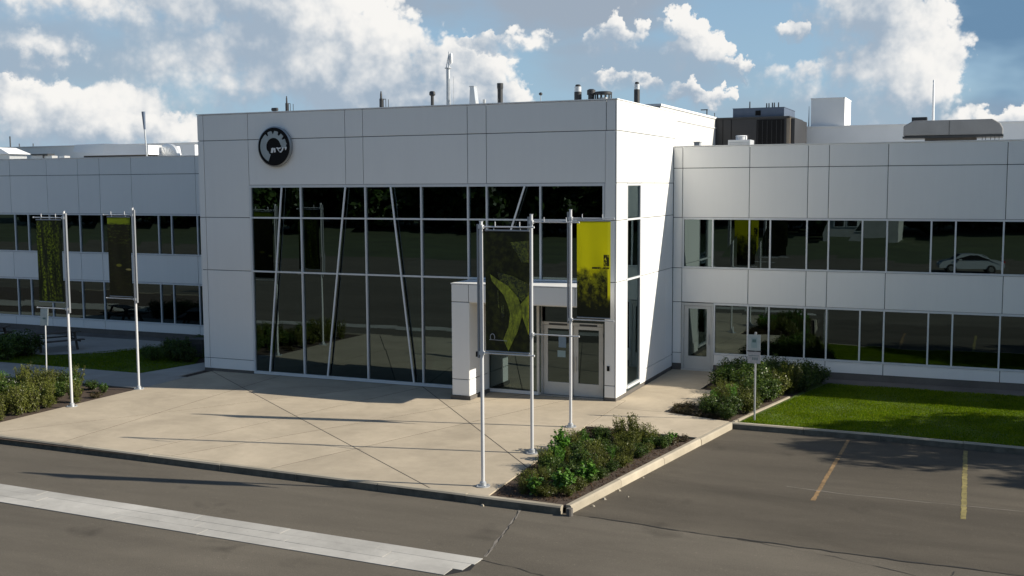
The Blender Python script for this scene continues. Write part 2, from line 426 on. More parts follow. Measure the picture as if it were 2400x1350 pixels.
# ------------------------------------------------------------------ mesh helpers
class MB:
    def __init__(s):
        s.v = []; s.f = []
    def add(s, vs, fs):
        o = len(s.v)
        s.v.extend([tuple(p) for p in vs])
        s.f.extend([tuple(i + o for i in f) for f in fs])
        return s
    def box(s, x0, x1, y0, y1, z0, z1):
        vs = [(x0, y0, z0), (x1, y0, z0), (x1, y1, z0), (x0, y1, z0), (x0, y0, z1), (x1, y0, z1), (x1, y1, z1), (x0, y1, z1)]
        return s.add(vs, [(0, 3, 2, 1), (4, 5, 6, 7), (0, 1, 5, 4), (1, 2, 6, 5), (2, 3, 7, 6), (3, 0, 4, 7)])
    def tube(s, p0, p1, r0, r1=None, n=12, caps=True):
        r1 = r0 if r1 is None else r1
        p0 = Vector(p0); p1 = Vector(p1)
        d = (p1 - p0).normalized()
        a = d.orthogonal().normalized(); b = d.cross(a)
        vs = []
        for p, r in ((p0, r0), (p1, r1)):
            for i in range(n):
                t = 2 * math.pi * i / n
                vs.append(p + a * (r * math.cos(t)) + b * (r * math.sin(t)))
        fs = [(i, (i + 1) % n, n + (i + 1) % n, n + i) for i in range(n)]
        if caps:
            fs += [tuple(range(n - 1, -1, -1)), tuple(range(n, 2 * n))]
        return s.add(vs, fs)
    def bar(s, p0, p1, w, d):
        """square bar from p0 to p1 in an XZ plane: w across, d deep along Y"""
        p0 = Vector(p0); p1 = Vector(p1)
        t = (p1 - p0).normalized()
        a = t.cross(Vector((0, 1, 0))).normalized() * (w / 2)
        b = Vector((0, d / 2, 0))
        vs = [p + sa * a + sb * b for p in (p0, p1) for sa, sb in ((-1, -1), (1, -1), (1, 1), (-1, 1))]
        return s.add(vs, [(3, 2, 1, 0), (4, 5, 6, 7), (0, 1, 5, 4), (1, 2, 6, 5), (2, 3, 7, 6), (3, 0, 4, 7)])
    def prism(s, poly, z0, z1):
        n = len(poly)
        vs = [(x, y, z0) for x, y in poly] + [(x, y, z1) for x, y in poly]
        fs = [tuple(range(n - 1, -1, -1)), tuple(range(n, 2 * n))] + [(i, (i + 1) % n, n + (i + 1) % n, n + i) for i in range(n)]
        return s.add(vs, fs)
    def prism_y(s, poly, y0, y1):
        """poly in (x, z); front at y0 (towards -Y)"""
        n = len(poly)
        vs = [(x, y0, z) for x, z in poly] + [(x, y1, z) for x, z in poly]
        fs = [tuple(range(n)), tuple(range(2 * n - 1, n - 1, -1))] + [((i + 1) % n, i, n + i, n + (i + 1) % n) for i in range(n)]
        return s.add(vs, fs)
    def prism_x(s, poly, x0, x1):
        """poly in (y, z)"""
        n = len(poly)
        vs = [(x0, y, z) for y, z in poly] + [(x1, y, z) for y, z in poly]
        fs = [tuple(range(n - 1, -1, -1)), tuple(range(n, 2 * n))] + [(i, (i + 1) % n, n + (i + 1) % n, n + i) for i in range(n)]
        return s.add(vs, fs)
    def lathe(s, c, prof, n=20, axis='z'):
        vs = []
        for r, h in prof:
            for i in range(n):
                t = 2 * math.pi * i / n
                if axis == 'z':
                    vs.append((c[0] + r * math.cos(t), c[1] + r * math.sin(t), c[2] + h))
                else:
                    vs.append((c[0] + r * math.cos(t), c[1] - h, c[2] + r * math.sin(t)))
        fs = []
        for k in range(len(prof) - 1):
            for i in range(n):
                fs.append((k * n + i, k * n + (i + 1) % n, (k + 1) * n + (i + 1) % n, (k + 1) * n + i))
        fs.append(tuple(range(n - 1, -1, -1)))
        fs.append(tuple(range((len(prof) - 1) * n, len(prof) * n)))
        return s.add(vs, fs)
    def build(s, name, mat, parent=None, smooth=False, bevel=0.0):
        me = bpy.data.meshes.new(name)
        o = ORIG.get(parent.name, Vector((0, 0, 0))) if parent else Vector((0, 0, 0))
        me.from_pydata([(p[0] - o.x, p[1] - o.y, p[2] - o.z) for p in s.v], [], s.f)
        me.materials.append(mat)
        me.update()
        if smooth:
            me.polygons.foreach_set('use_smooth', [True] * len(me.polygons))
            me.set_sharp_from_angle(angle=R(40))
        ob = bpy.data.objects.new(name, me)
        COL.objects.link(ob)
        if parent:
            ob.parent = parent
            ORIG[ob.name] = o
        if bevel > 0:
            bv = ob.modifiers.new('bevel', 'BEVEL'); bv.width = bevel; bv.segments = 2
            bv.limit_method = 'ANGLE'
        return ob
ORIG = {}

def tag(o, label=None, cat=None, group=None, kind=None):
    if label: o['label'] = label
    if cat: o['category'] = cat
    if group: o['group'] = group
    if kind: o['kind'] = kind
    return o
def thing(name, loc, label, cat, group=None):
    e = bpy.data.objects.new(name, None)
    e.empty_display_size = 0.3
    e.location = loc
    COL.objects.link(e)
    ORIG[e.name] = Vector(loc)
    return tag(e, label, cat, group)
def box(name, mat, parent, *b, bevel=0.0):
    if name == 'pane':                       # panes never sit perfectly true in their frames
        x0, x1, y0, y1, z0, z1 = b
        j = [random.uniform(-.0035, .0035) for _ in range(4)]
        m = MB()
        if x1 - x0 > y1 - y0:
            m.box(*b); idx = {0: 0, 1: 1, 2: 1, 3: 0, 4: 2, 5: 3, 6: 3, 7: 2}
            m.v = [(p[0], p[1] + j[idx[i]], p[2]) for i, p in enumerate(m.v)]
        else:
            m.box(*b); idx = {0: 0, 1: 0, 2: 1, 3: 1, 4: 2, 5: 2, 6: 3, 7: 3}
            m.v = [(p[0] + j[idx[i]], p[1], p[2]) for i, p in enumerate(m.v)]
        return m.build(name, mat, parent)
    return MB().box(*b).build(name, mat, parent, bevel=bevel)
def copy_tree(o, parent=None):
    c = o.copy()
    COL.objects.link(c)
    c.parent = parent
    for ch in o.children:
        copy_tree(ch, c)
    return c

# ------------------------------------------------------------------ the setting: ground, road, plaza
ZR = -0.18
def sheet(name, mat, poly, z, kind='structure', parent=None):
    mb = MB(); mb.add([(x, y, z) for x, y in poly], [tuple(range(len(poly)))])
    o = mb.build(name, mat, parent)
    if kind: o['kind'] = kind
    return o
sheet('ground', FIELD, [(-900, -900), (900, -900), (900, 900), (-900, 900)], -0.20)
road = sheet('road', ASPH, [(-120, -62), (120, -62), (120, -11.2), (-120, -11.2)], ZR)
KX = lambda y: 2.62 + (y + 11.4) * 0.1525          # the slanting kerb line beside the parking lot
lot = sheet('parking_lot', ASPH_LOT, [(KX(-11.5) + 0.02, -11.33), (5.2, -11.54), (9.35, -11.72), (60, -11.6), (60, -1.7), (KX(-1.5), -1.4)], ZR + 0.004)
soil = sheet('planting_soil', SOIL, [(-60, -11.0), (2.55, -11.3), (KX(-1.6) - .02, -1.6), (5.2, 3.0), (5.6, 6.95), (-60, 6.95)], -0.05)

def ribbon(name, mat, pts, w, z, parent, jit=0.0):
    mb = MB()
    P = []
    for i, (x, y) in enumerate(pts):
        a = pts[max(i - 1, 0)]; b = pts[min(i + 1, len(pts) - 1)]
        dx, dy = b[0] - a[0], b[1] - a[1]; L = math.hypot(dx, dy)
        ww = w * (1 + random.uniform(-jit, jit)) / 2
        P.append((x - dy / L * ww, y + dx / L * ww, z)); P.append((x + dy / L * ww, y - dx / L * ww, z))
    mb.add(P, [(2 * i, 2 * i + 1, 2 * i + 3, 2 * i + 2) for i in range(len(pts) - 1)])
    return mb.build(name, mat, parent)
def wander(pts, step, amp):
    out = []
    for (a, b) in zip(pts[:-1], pts[1:]):
        n = max(1, int(math.hypot(b[0] - a[0], b[1] - a[1]) / step))
        for i in range(n):
            t = i / n
            out.append((a[0] + (b[0] - a[0]) * t + random.uniform(-amp, amp), a[1] + (b[1] - a[1]) * t + random.uniform(-amp, amp)))
    out.append(pts[-1])
    return out
ck = [(1.50, -11.42), (1.77, -12.64), (1.92, -13.62), (2.07, -14.52)]
ribbon('pavement_seam', SEAM, wander(ck, 0.25, 0.025), 0.055, ZR + 0.004, road, 0.4)
ribbon('pavement_crack', TAR, wander(ck, 0.12, 0.03), 0.016, ZR + 0.008, road, 0.9)
ribbon('pavement_crack', TAR, wander([(3.1, -11.36), (5.2, -11.54), (9.35, -11.72), (20, -11.65)], 0.22, 0.03), 0.03, ZR + 0.009, lot, 0.8)
ribbon('pavement_crack', TAR, wander([(6.3, -11.62), (8.2, -11.95), (10.0, -12.5), (13, -13.2)], 0.22, 0.04), 0.014, ZR + 0.006, road, 0.8)
ribbon('pavement_seam', SEAM, wander([(6.6, -7.35), (8.1, -7.5), (11.7, -7.45), (16, -7.4)], 0.3, 0.03), 0.03, ZR + 0.009, lot, 0.7)
ribbon('pavement_crack', TAR, wander([(10.4, -11.95), (10.2, -12.6), (10.3, -13.4)], 0.2, 0.03), 0.012, ZR + 0.006, road, 0.8)
ribbon('pavement_crack', TAR, wander([(2.1, -14.7), (3.0, -14.9), (4.4, -15.4), (6, -15.6)], 0.2, 0.04), 0.014, ZR + 0.006, road, 0.9)

# faded parking lines: ragged paint on the lot
def paint_line(x0, y0, x1, y1, w, mat, name='parking_line'):
    mb = MB()
    n = 46
    for i in range(n):
        t0 = i / n; t1 = (i + 1) / n
        wl = w * (0.5 + random.uniform(-0.12, 0.05)); wr = w * (0.5 + random.uniform(-0.12, 0.05))
        if random.random() < 0.03: continue
        for k in range(1):
            xa, ya = x0 + (x1 - x0) * t0, y0 + (y1 - y0) * t0
            xb, yb = x0 + (x1 - x0) * t1, y0 + (y1 - y0) * t1
            mb.add([(xa - wl, ya, ZR + .008), (xa + wr, ya, ZR + .008), (xb + wr, yb, ZR + .008), (xb - wl, yb, ZR + .008)], [(3, 2, 1, 0)])
    o = mb.build(name, mat)
    return tag(o, kind='structure')
paint_line(7.40, -1.95, 7.33, -8.3, 0.10, YELLOW)
paint_line(10.41, -2.05, 10.47, -8.5, 0.12, YELLOW2)
paint_line(13.45, -2.1, 13.5, -8.6, 0.16, YELLOW2)

# plaza slabs cut by the skew joints
def split(polys, a, b):
    nx, ny = -(b[1] - a[1]), b[0] - a[0]
    L = math.hypot(nx, ny); nx /= L; ny /= L
    out = []
    for P in polys:
        d = [(p[0] - a[0]) * nx + (p[1] - a[1]) * ny for p in P]
        A, B = [], []
        for i in range(len(P)):
            p, q, dp, dq = P[i], P[(i + 1) % len(P)], d[i], d[(i + 1) % len(P)]
            if dp >= 0: A.append(p)
            if dp <= 0: B.append(p)
            if dp * dq < 0:
                t = dp / (dp - dq); m = (p[0] + (q[0] - p[0]) * t, p[1] + (q[1] - p[1]) * t)
                A.append(m); B.append(m)
        for Q in (A, B):
            if len(Q) > 2:
                ar = abs(sum(Q[i][0] * Q[(i + 1) % len(Q)][1] - Q[(i + 1) % len(Q)][0] * Q[i][1] for i in range(len(Q)))) / 2
                if ar > 0.02: out.append(Q)
    return out
def inset(P, g):
    n = len(P)
    ar = sum(P[i][0] * P[(i + 1) % n][1] - P[(i + 1) % n][0] * P[i][1] for i in range(n))
    if ar < 0: P = P[::-1]
    L = []
    for i in range(n):
        a, b = P[i], P[(i + 1) % n]
        dx, dy = b[0] - a[0], b[1] - a[1]; l = math.hypot(dx, dy)
        if l < 1e-6: continue
        L.append((a[0] - dy / l * g, a[1] + dx / l * g, dx, dy))
    out = []
    for i in range(len(L)):
        x1, y1, dx1, dy1 = L[i - 1]; x2, y2, dx2, dy2 = L[i]
        den = dx1 * dy2 - dy1 * dx2
        if abs(den) < 1e-9: out.append((x2, y2)); continue
        t = ((x2 - x1) * dy2 - (y2 - y1) * dx2) / den
        out.append((x1 + dx1 * t, y1 + dy1 * t))
    return out
JOINTC = mat_plain('joint_filler', (0.035, 0.032, 0.028), 0.95, var=0.3, nscale=5)
plaza = sheet('plaza', JOINTC, [(-15.98, -10.9), (0.6, -11.25), (0.28, -3.8), (0.2, 0.28), (-15.98, 0.28)], -0.003)
polys = [[(-16.0, -10.93), (0.66, -11.28), (0.30, -3.75), (0.24, 0.27), (-16.0, 0.27)]]
for a, b in (((-11.54, -3.34), (-0.64, -11.37)), ((-12.75, -3.58), (-12.33, -10.67)), ((-7.7, -2.9), (-9.64, -10.89)),
             ((-3.06, .46), (-8.34, -10.76)), ((-2.24, -2.24), (-5.3, -11.07)), ((-5.26, -2.0), (-0.54, -7.44)), ((-14.95, -10.7), (-12.19, -6.38))):
    polys = split(polys, a, b)
for P in polys:
    MB().prism(inset(P, 0.016), -0.034, 0.0).build('slab', CONC, plaza)
path = sheet('footpath', JOINTC, [(0.3, -3.7), (3.5, -3.9), (3.95, -1.6), (2.0, -1.05), (2.0, 6.7), (0.05, 6.7), (0.05, 0.0)], -0.008)
for P in ([(0.30, -3.75), (KX(-3.95) - .14, -3.95), (KX(-1.55) - .14, -1.55), (1.83, -0.98), (0.262, -0.98)],
          [(0.262, -0.98), (1.83, -0.98), (1.97, 0.33), (2.0, 3.1), (0.02, 3.1), (0.02, 0.27), (0.24, 0.27)],
          [(0.02, 3.1), (2.0, 3.1), (2.06, 6.78), (0.02, 6.78)],
          [(1.97, 0.33), (3.9, 0.62), (4.4, 3.05), (2.0, 3.1)]):
    MB().prism(inset(P, 0.008), -0.035, 0.0).build('slab', CONC, path)
walk = sheet('footpath', JOINTC, [(-60, -3.8), (-16.05, -3.8), (-16.05, -1.5), (-60, -1.5)], -0.008)
xs = [-16.0 - 3.0 * i for i in range(14)]
for a, b in zip(xs[1:], xs[:-1]):
    MB().prism(inset([(a, -3.85), (b, -3.85), (b, -1.45), (a, -1.45)], 0.008), -0.035, 0.0).build('slab', CONC_GREY, walk)
MB().prism(inset([(-18.2, -1.45), (-16.42, -1.45), (-16.42, 1.6), (-17.6, 1.6)], 0.008), -0.035, 0.0).build('slab', CONC_GREY, walk)
patio = sheet('patio', CONC_GREY, [(-44, 1.2), (-25.2, 0.6), (-23.2, 2.0), (-21.5, 5.6), (-44, 5.6)], -0.002)
lawn_l = sheet('lawn', TURF, [(-26, -1.4), (-18.25, -1.4), (-17.7, 1.0), (-20.6, 5.7), (-21.45, 5.7), (-23.1, 2.0), (-25.1, 0.6)], -0.012)

# kerbs
MOSS_SHADE = mat_plain('mossy_shade_concrete', (0.105, 0.098, 0.078), 0.95, var=0.45, nscale=4.0, bump=0.5, bscale=50)  # moss stain, with the shade on the kerb face painted into the colour
def kerb(pts_top_inner, w, name='kerb', seg=2.4, z0=-0.24, moss_shade=False):
    root = MB().add([(p[0], p[1], -0.21) for p in pts_top_inner[:1]] + [(pts_top_inner[0][0] + .1, pts_top_inner[0][1], -0.21), (pts_top_inner[0][0], pts_top_inner[0][1] + .1, -0.21)], [(0, 1, 2)]).build(name, KERB)
    root['kind'] = 'structure'
    for a, b in zip(pts_top_inner[:-1], pts_top_inner[1:]):
        L = math.hypot(b[0] - a[0], b[1] - a[1]); n = max(1, round(L / seg))
        tx, ty = (b[0] - a[0]) / L, (b[1] - a[1]) / L
        nx, ny = ty, -tx                                   # outward = right-hand side of travel
        for i in range(n):
            s0 = L * i / n + 0.006; s1 = L * (i + 1) / n - 0.006
            dz = random.uniform(-0.006, 0.004); dn = random.uniform(-0.008, 0.008)
            prof = [(0, z0), (w + 0.035 + dn, z0), (w + 0.012 + dn, -0.03 + dz), (w - 0.02 + dn, dz + 0.004), (0, dz + 0.004)]
            vs = [(a[0] + tx * s + nx * q, a[1] + ty * s + ny * q, z) for s in (s0, s1) for q, z in prof]
            m = len(prof)
            MB().add(vs, [tuple(range(m)), tuple(range(2 * m - 1, m - 1, -1))] + [((j + 1) % m, j, m + j, m + (j + 1) % m) for j in range(m)]).build('kerb_stone', KERB, root)
            if moss_shade:
                kb = root.children[-1].data; kb.materials.append(MOSS_SHADE)
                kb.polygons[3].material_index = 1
    return root
kerb([(-46, -10.3), (-16.0, -10.94), (KX(-11.4) - .16, -11.29)], 0.14, moss_shade=True)
kerb([(KX(-11.3) - .13, -11.27), (KX(-1.6) - .13, -1.62)], 0.13)
kerb([(KX(-1.6) - .05, -1.58), (8.2, -1.56), (12.5, -1.80), (34, -2.2)], 0.14, moss_shade=True)
kerb([(5.02, 2.95), (KX(-1.6) + .02, -1.50)], 0.09, z0=-0.1, seg=1.1)
MB().tube((2.66, -11.44, -0.2), (2.66, -11.44, -0.015), 0.075, 0.07, 12).build('kerb_corner_stone', PLINTH)['kind'] = 'structure'

# paver band across the road
band = sheet('paver_band', TAR, [(-40, -13.49), (2.04, -14.625), (2.13, -15.3), (1.80, -15.73), (-40, -14.62)], ZR + 0.004)
for row in range(3):
    x = -30.0 + row * 0.37
    end = (2.08, 2.0, 1.80)[row]
    while x < end - 0.05:
        L = 0.36 if x > end - 0.9 else 2.3
        x1 = min(x + L, end)
        ty = lambda xx: -14.59 - 0.027 * xx - row * 0.365
        P = [(x + .007, ty(x) - .355), (x1 - .007, ty(x1) - .355), (x1 - .007 + random.uniform(0, .02), ty(x1)), (x + .007, ty(x))]
        MB().prism(P, ZR - 0.02, ZR + 0.012 + random.uniform(-.002, .004)).build('paver', PAVER, band)
        x = x1

# lawn on the right
lawn = sheet('lawn', TURF, [(KX(-1.6) + .12, -1.50), (12.5, -1.72), (34, -2.1), (34, 6.2), (5.5, 6.2), (5.08, 2.95)], -0.012)
sheet('wall_strip', PLINTH, [(5.6, 5.75), (36, 5.75), (36, 6.95), (5.6, 6.95)], -0.008)
sheet('wall_strip', PLINTH, [(-60, 5.62), (-16.4, 5.62), (-16.4, 6.6), (-60, 6.6)], -0.004)
sheet('gravel_bed', GRAVEL_M, [(-26, -6.4), (-20.9, -5.6), (-20.9, -4.3), (-26, -4.3)], -0.03)

def grass(name, poly_fn, x0, x1, y0, y1, n, h, label):
    x = rng.uniform(x0, x1, n); y = rng.uniform(y0, y1, n)
    ok = poly_fn(x, y)
    x, y = x[ok], y[ok]; n = len(x)
    a = rng.uniform(0, 2 * np.pi, n); w = rng.uniform(.004, .009, n) * 1.6; hh = h * rng.uniform(.5, 1.2, n)
    x = x + 0.03 * np.sin(y * 40)
    patch = 0.8 + 0.35 * np.sin(x * 1.7 + np.sin(y * 2.1)) * np.cos(y * 1.3 + x * .6)
    hh = hh * patch
    lx = rng.normal(0, .35, n) * hh; ly = rng.normal(0, .35, n) * hh
    v = np.empty((n, 3, 3))
    v[:, 0] = np.stack([x - np.cos(a) * w, y - np.sin(a) * w, np.full(n, -.012)], 1)
    v[:, 1] = np.stack([x + np.cos(a) * w, y + np.sin(a) * w, np.full(n, -.012)], 1)
    v[:, 2] = np.stack([x + lx, y + ly, -.012 + hh], 1)
    me = bpy.data.meshes.new(name)
    me.vertices.add(3 * n); me.vertices.foreach_set('co', v.ravel())
    me.loops.add(3 * n); me.loops.foreach_set('vertex_index', np.arange(3 * n, dtype=np.int32))
    me.polygons.add(n); me.polygons.foreach_set('loop_start', np.arange(0, 3 * n, 3, dtype=np.int32))
    me.update(); me.validate()
    me.materials.append(GRASS_M)
    o = bpy.data.objects.new(name, me); COL.objects.link(o)
    return tag(o, label, 'grass', kind='stuff')
grass('grass', lambda x, y: (x > 4.3 + (y + 1.5) * 0.21) & (y < 5.9) & (y > -1.5 - (x - 5) * .03), 4.2, 17, -1.95, 5.9, 170000, 0.05,
      'mown green lawn grass between the parking kerb and the white wing')
grass('grass', lambda x, y: (y > -1.38) & (x > -25.8) & (x < -18.2 + (y + 1.4) * .2) & (x < -17.7 - (y - 1.0) * .6) & ((y < 0.6) | (x > -25 + y * .6)), -25.8, -17.6, -1.4, 5.0, 50000, 0.05,
      'shaded green lawn grass in front of the left wing patio')

# ------------------------------------------------------------------ building helpers
GAP = 0.011
def panel_y(parent, x0, x1, z0, z1, y, mat=PANEL, t=0.04, name='panel'):
    """cladding cassette facing -Y with its face at y"""
    g, c = GAP, 0.007
    x0 += g; x1 -= g; z0 += g; z1 -= g
    vs = [(x0, y + t, z0), (x1, y + t, z0), (x1, y + t, z1), (x0, y + t, z1),
          (x0, y + c, z0), (x1, y + c, z0), (x1, y + c, z1), (x0, y + c, z1),
          (x0 + c, y, z0 + c), (x1 - c, y, z0 + c), (x1 - c, y, z1 - c), (x0 + c, y, z1 - c)]
    fs = [(8, 9, 10, 11)] + [(k + i, k + (i + 1) % 4, k + 4 + (i + 1) % 4, k + 4 + i) for k in (0, 4) for i in range(4)]
    return MB().add(vs, fs).build(name, mat, parent)
def panel_x(parent, y0, y1, z0, z1, x, mat=PANEL, t=0.04, s=1, name='panel'):
    """cassette facing +X (s=1) or -X (s=-1)"""
    g, c = GAP, 0.007
    y0 += g; y1 -= g; z0 += g; z1 -= g
    vs = [(x - s * t, y0, z0), (x - s * t, y1, z0), (x - s * t, y1, z1), (x - s * t, y0, z1),
          (x - s * c, y0, z0), (x - s * c, y1, z0), (x - s * c, y1, z1), (x - s * c, y0, z1),
          (x, y0 + c, z0 + c), (x, y1 - c, z0 + c), (x, y1 - c, z1 - c), (x, y0 + c, z1 - c)]
    fs = [(8, 9, 10, 11)] + [(k + i, k + (i + 1) % 4, k + 4 + (i + 1) % 4, k + 4 + i) for k in (0, 4) for i in range(4)]
    if s < 0: fs = [f[::-1] for f in fs]
    return MB().add(vs, fs).build(name, mat, parent)
Z1, Z2, Z3, Z4, H, HR = 8.646, 6.964, 5.809, 3.839, 9.6, 8.33

# ------------------------------------------------------------------ entrance block
W = 16.38; D = 7.27
eb = thing('entrance_building', (-8.2, 3.6, 0), 'tall white clad entrance block with slanted bars across its dark glass front', 'building')
for b6 in ((-16.34, -14.08, .04, .34, .0, Z2), (-16.34, -.04, .04, .34, Z2 + .01, H - .05), (-.44, -.04, .04, .34, 0, Z2)):
    box('wall', JOINT, eb, *b6)
for b6 in ((-.34, -.04, .35, 1.10, .0, H - .05), (-.34, -.04, 1.102, 2.658, Z2 + .02, H - .052), (-.34, -.04, 2.66, D - .04, 0, H - .05), (-.30, -.042, 1.102, 2.658, 0, .22)):
    box('wall', JOINT, eb, *b6)
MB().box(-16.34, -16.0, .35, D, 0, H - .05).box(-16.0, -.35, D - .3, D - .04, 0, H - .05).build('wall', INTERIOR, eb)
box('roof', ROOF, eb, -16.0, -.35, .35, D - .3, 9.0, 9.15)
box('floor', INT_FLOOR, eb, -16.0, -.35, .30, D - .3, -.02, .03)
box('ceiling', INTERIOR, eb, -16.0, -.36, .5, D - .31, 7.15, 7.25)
for x in (-11.4, -6.3):
    MB().tube((x, 3.4, .03), (x, 3.4, 7.15), .2, n=16).build('column', INT_COL, eb, True)
box('mezzanine', INTERIOR, eb, -16.0, -.36, 4.6, D - .31, 3.5, 3.9)
# coping
MB().box(-16.40, .02, -.02, .40, H + .002, H + .035).build('coping', PANEL, eb)
MB().box(-.40, .018, .402, D, H + .002, H + .034).build('coping', PANEL, eb)
MB().box(-16.398, -16.0, .402, D, H + .002, H + .034).build('coping', PANEL, eb)
JX = [-16.38, -16.10, -14.09, -9.96, -9.24, -5.21, -4.52, -0.355, -0.042]
for a, b in zip(JX[:-1], JX[1:]):
    panel_y(eb, a, b, Z1, H, 0)
for a, b in zip(JX[2:-2], JX[3:-1]):
    panel_y(eb, a, b, Z2 + .03, Z1, 0)
ZJ = [.10, .50, Z4, Z3, Z1]
for z0, z1 in zip(ZJ[:-1], ZJ[1:]):
    panel_y(eb, -16.38, -16.10, z0, z1, 0)
    panel_y(eb, -16.10, -14.09, z0, z1, 0)
    panel_y(eb, -0.40, -0.042, z0, z1, 0)
    panel_x(eb, .042, D, z0, z1, -16.38, s=-1)
# left flank upper panels
panel_x(eb, .042, D, Z1, H, -16.38, s=-1)
# right flank (sunlit)
YJ = [0.0, 1.10, 2.68, 4.28, 5.90, D]
for a, b in zip(YJ[:-1], YJ[1:]):
    panel_x(eb, a, b, Z1, H, 0)
for a, b in zip(YJ[:-1], YJ[1:]):
    panel_x(eb, a, b, Z2 + .03, Z1, 0)
for z0, z1 in ((.10, Z4), (Z4, Z3), (Z3, Z2 + .03)):
    panel_x(eb, 0.0, 1.10, z0, z1, 0)
for a, b in ((2.68, 4.28), (4.28, 5.90), (5.90, 6.84)):
    for z0, z1 in ((.10, .55), (.55, Z4), (Z4, Z3), (Z3, Z2 + .03)):
        panel_x(eb, a, b, z0, z1, 0)
# plinth
MB().box(-16.37, -14.1, .015, .036, -.04, .11).build('plinth', PLINTH, eb)
MB().box(-.40, -.01, .015, .036, -.04, .11).build('plinth', PLINTH, eb)
MB().box(-.036, -.012, .037, 6.8, -.04, .11).build('plinth', PLINTH, eb)
# curtain wall
cw = MB()
FY0, FY1 = -.01, .12
cw.box(-14.09, -.40, FY0, FY1, Z2 - .06, Z2 + .03).box(-14.09, -14.02, FY0 + .003, FY1, .10, Z2 - .06).box(-.47, -.40, FY0 + .003, FY1, 2.99, Z2 - .06)
cw.box(-14.09, -2.70, FY0 + .006, FY1, .02, .13)
cwo = cw.build('curtain_wall', MULLION, eb)
MX = [-14.05, -11.86, -9.18, -6.98, -5.21, -4.52, -2.60, -.43]
for x in MX[1:-1]:
    z0 = .13 if x < -5.5 else (Z4 - .03 if x > -3 else .13)
    MB().box(x - .026, x + .026, -.02, .11, z0, Z2 - .06).build('mullion', MULLION, cwo)
for z in (Z3, Z4):
    MB().box(-14.02, -.47, -.012, .108, z - .028, z + .028).build('transom', MULLION, cwo)
ZS = [.10, Z4, Z3, Z2 - .03]
for a, b in zip(MX[:-1], MX[1:]):
    for z0, z1 in zip(ZS[:-1], ZS[1:]):
        if z0 < 1 and a > -2.7:                       # over the doors
            box('pane', GLASS, cwo, a + .02, b - .02, .27, .282, 2.47, 2.97)
        else:
            y = .06 + random.uniform(-.002, .002)
            box('pane', GLASS, cwo, a + .02, b - .02, y, y + .012, z0 + .01, z1 - .01)
for (xa, za), (xb, zb) in (((-12.63, Z2 - .06), (-13.34, .13)), ((-9.95, Z2 - .06), (-10.84, .13)), ((-8.13, Z2 - .06), (-7.32, .13)), ((-3.13, Z2 - .06), (-3.72, 5.2))):
    MB().bar((xa, -.05, za), (xb, -.05, zb), .048, .05).build('slanted_bar', BARW, cwo)
# flank window
fw = MB().box(-.10, .006, 1.10, 1.17, .22, Z2 + .02).box(-.10, .006, 2.60, 2.67, .22, Z2 + .02).box(-.10, .006, 1.17, 2.60, Z2 - .05, Z2 + .02).box(-.10, .03, 1.17, 2.60, .22, .30).build('flank_window', MULLION, eb)
for z in (Z3, Z4):
    MB().box(-.10, .004, 1.17, 2.60, z - .03, z + .03).build('transom', MULLION, fw)
for z0, z1 in ((.30, Z4), (Z4, Z3), (Z3, Z2)):
    box('pane', GLASS, fw, -.056, -.044, 1.16, 2.61, z0 + .01, z1 - .02)
# door recess and doors
MB().box(-2.74, -2.66, .0, .30, .03, 2.99).box(-2.66, -.46, .22, .30, 2.36, 2.46).box(-2.66, -.46, .22, .30, 2.96, 2.99).box(-2.66, -2.60, .22, .30, .03, 2.36).box(-.50, -.442, .22, .30, .03, 2.96).build('door_frame', DOORFRAME, eb)
MB().box(-2.66, -.46, .10, .36, -.03, .03).build('threshold', STEEL, eb)
box('soffit', DOORFRAME, eb, -4.48, -.46, .13, .40, 2.995, 3.05)
for a, b, hs in ((-2.59, -1.54, 1), (-1.52, -.51, -1)):
    d = MB().box(a, a + .15, .235, .285, .04, 2.35).box(b - .15, b, .235, .285, .04, 2.35).box(a + .15, b - .15, .236, .284, 2.24, 2.35).box(a + .15, b - .15, .236, .284, .04, .46).build('door', DOORFRAME, eb)
    box('pane', GLASS2, d, a + .14, b - .14, .255, .267, .45, 2.25)
    hx = b - .08 if hs > 0 else a + .08
    MB().tube((hx, .17, .85), (hx, .17, 1.35), .016).tube((hx, .17, .9), (hx, .24, .9), .012).tube((hx, .17, 1.3), (hx, .24, 1.3), .012).build('handle', STEEL, d, True)
    for z in (.3, 1.2, 2.1):
        q = a + .012 if hs > 0 else b - .012
        MB().tube((q, .225, z - .06), (q, .225, z + .06), .014).build('hinge', STEEL, d)
    MB().box(a + .2, b - .2, .215, .235, 2.36, 2.42).build('door_closer', DARKMETAL, d)
# paper notices stuck to the left door glass
MB().box(-2.10, -1.82, .245, .250, 1.30, 1.52).build('notice', mat_plain('notice_blue', (0.22, 0.32, 0.36), .6), eb)
MB().box(-2.06, -1.80, .245, .250, 1.62, 2.0).build('notice', mat_plain('notice_pale', (0.16, 0.24, 0.34), .6), eb)
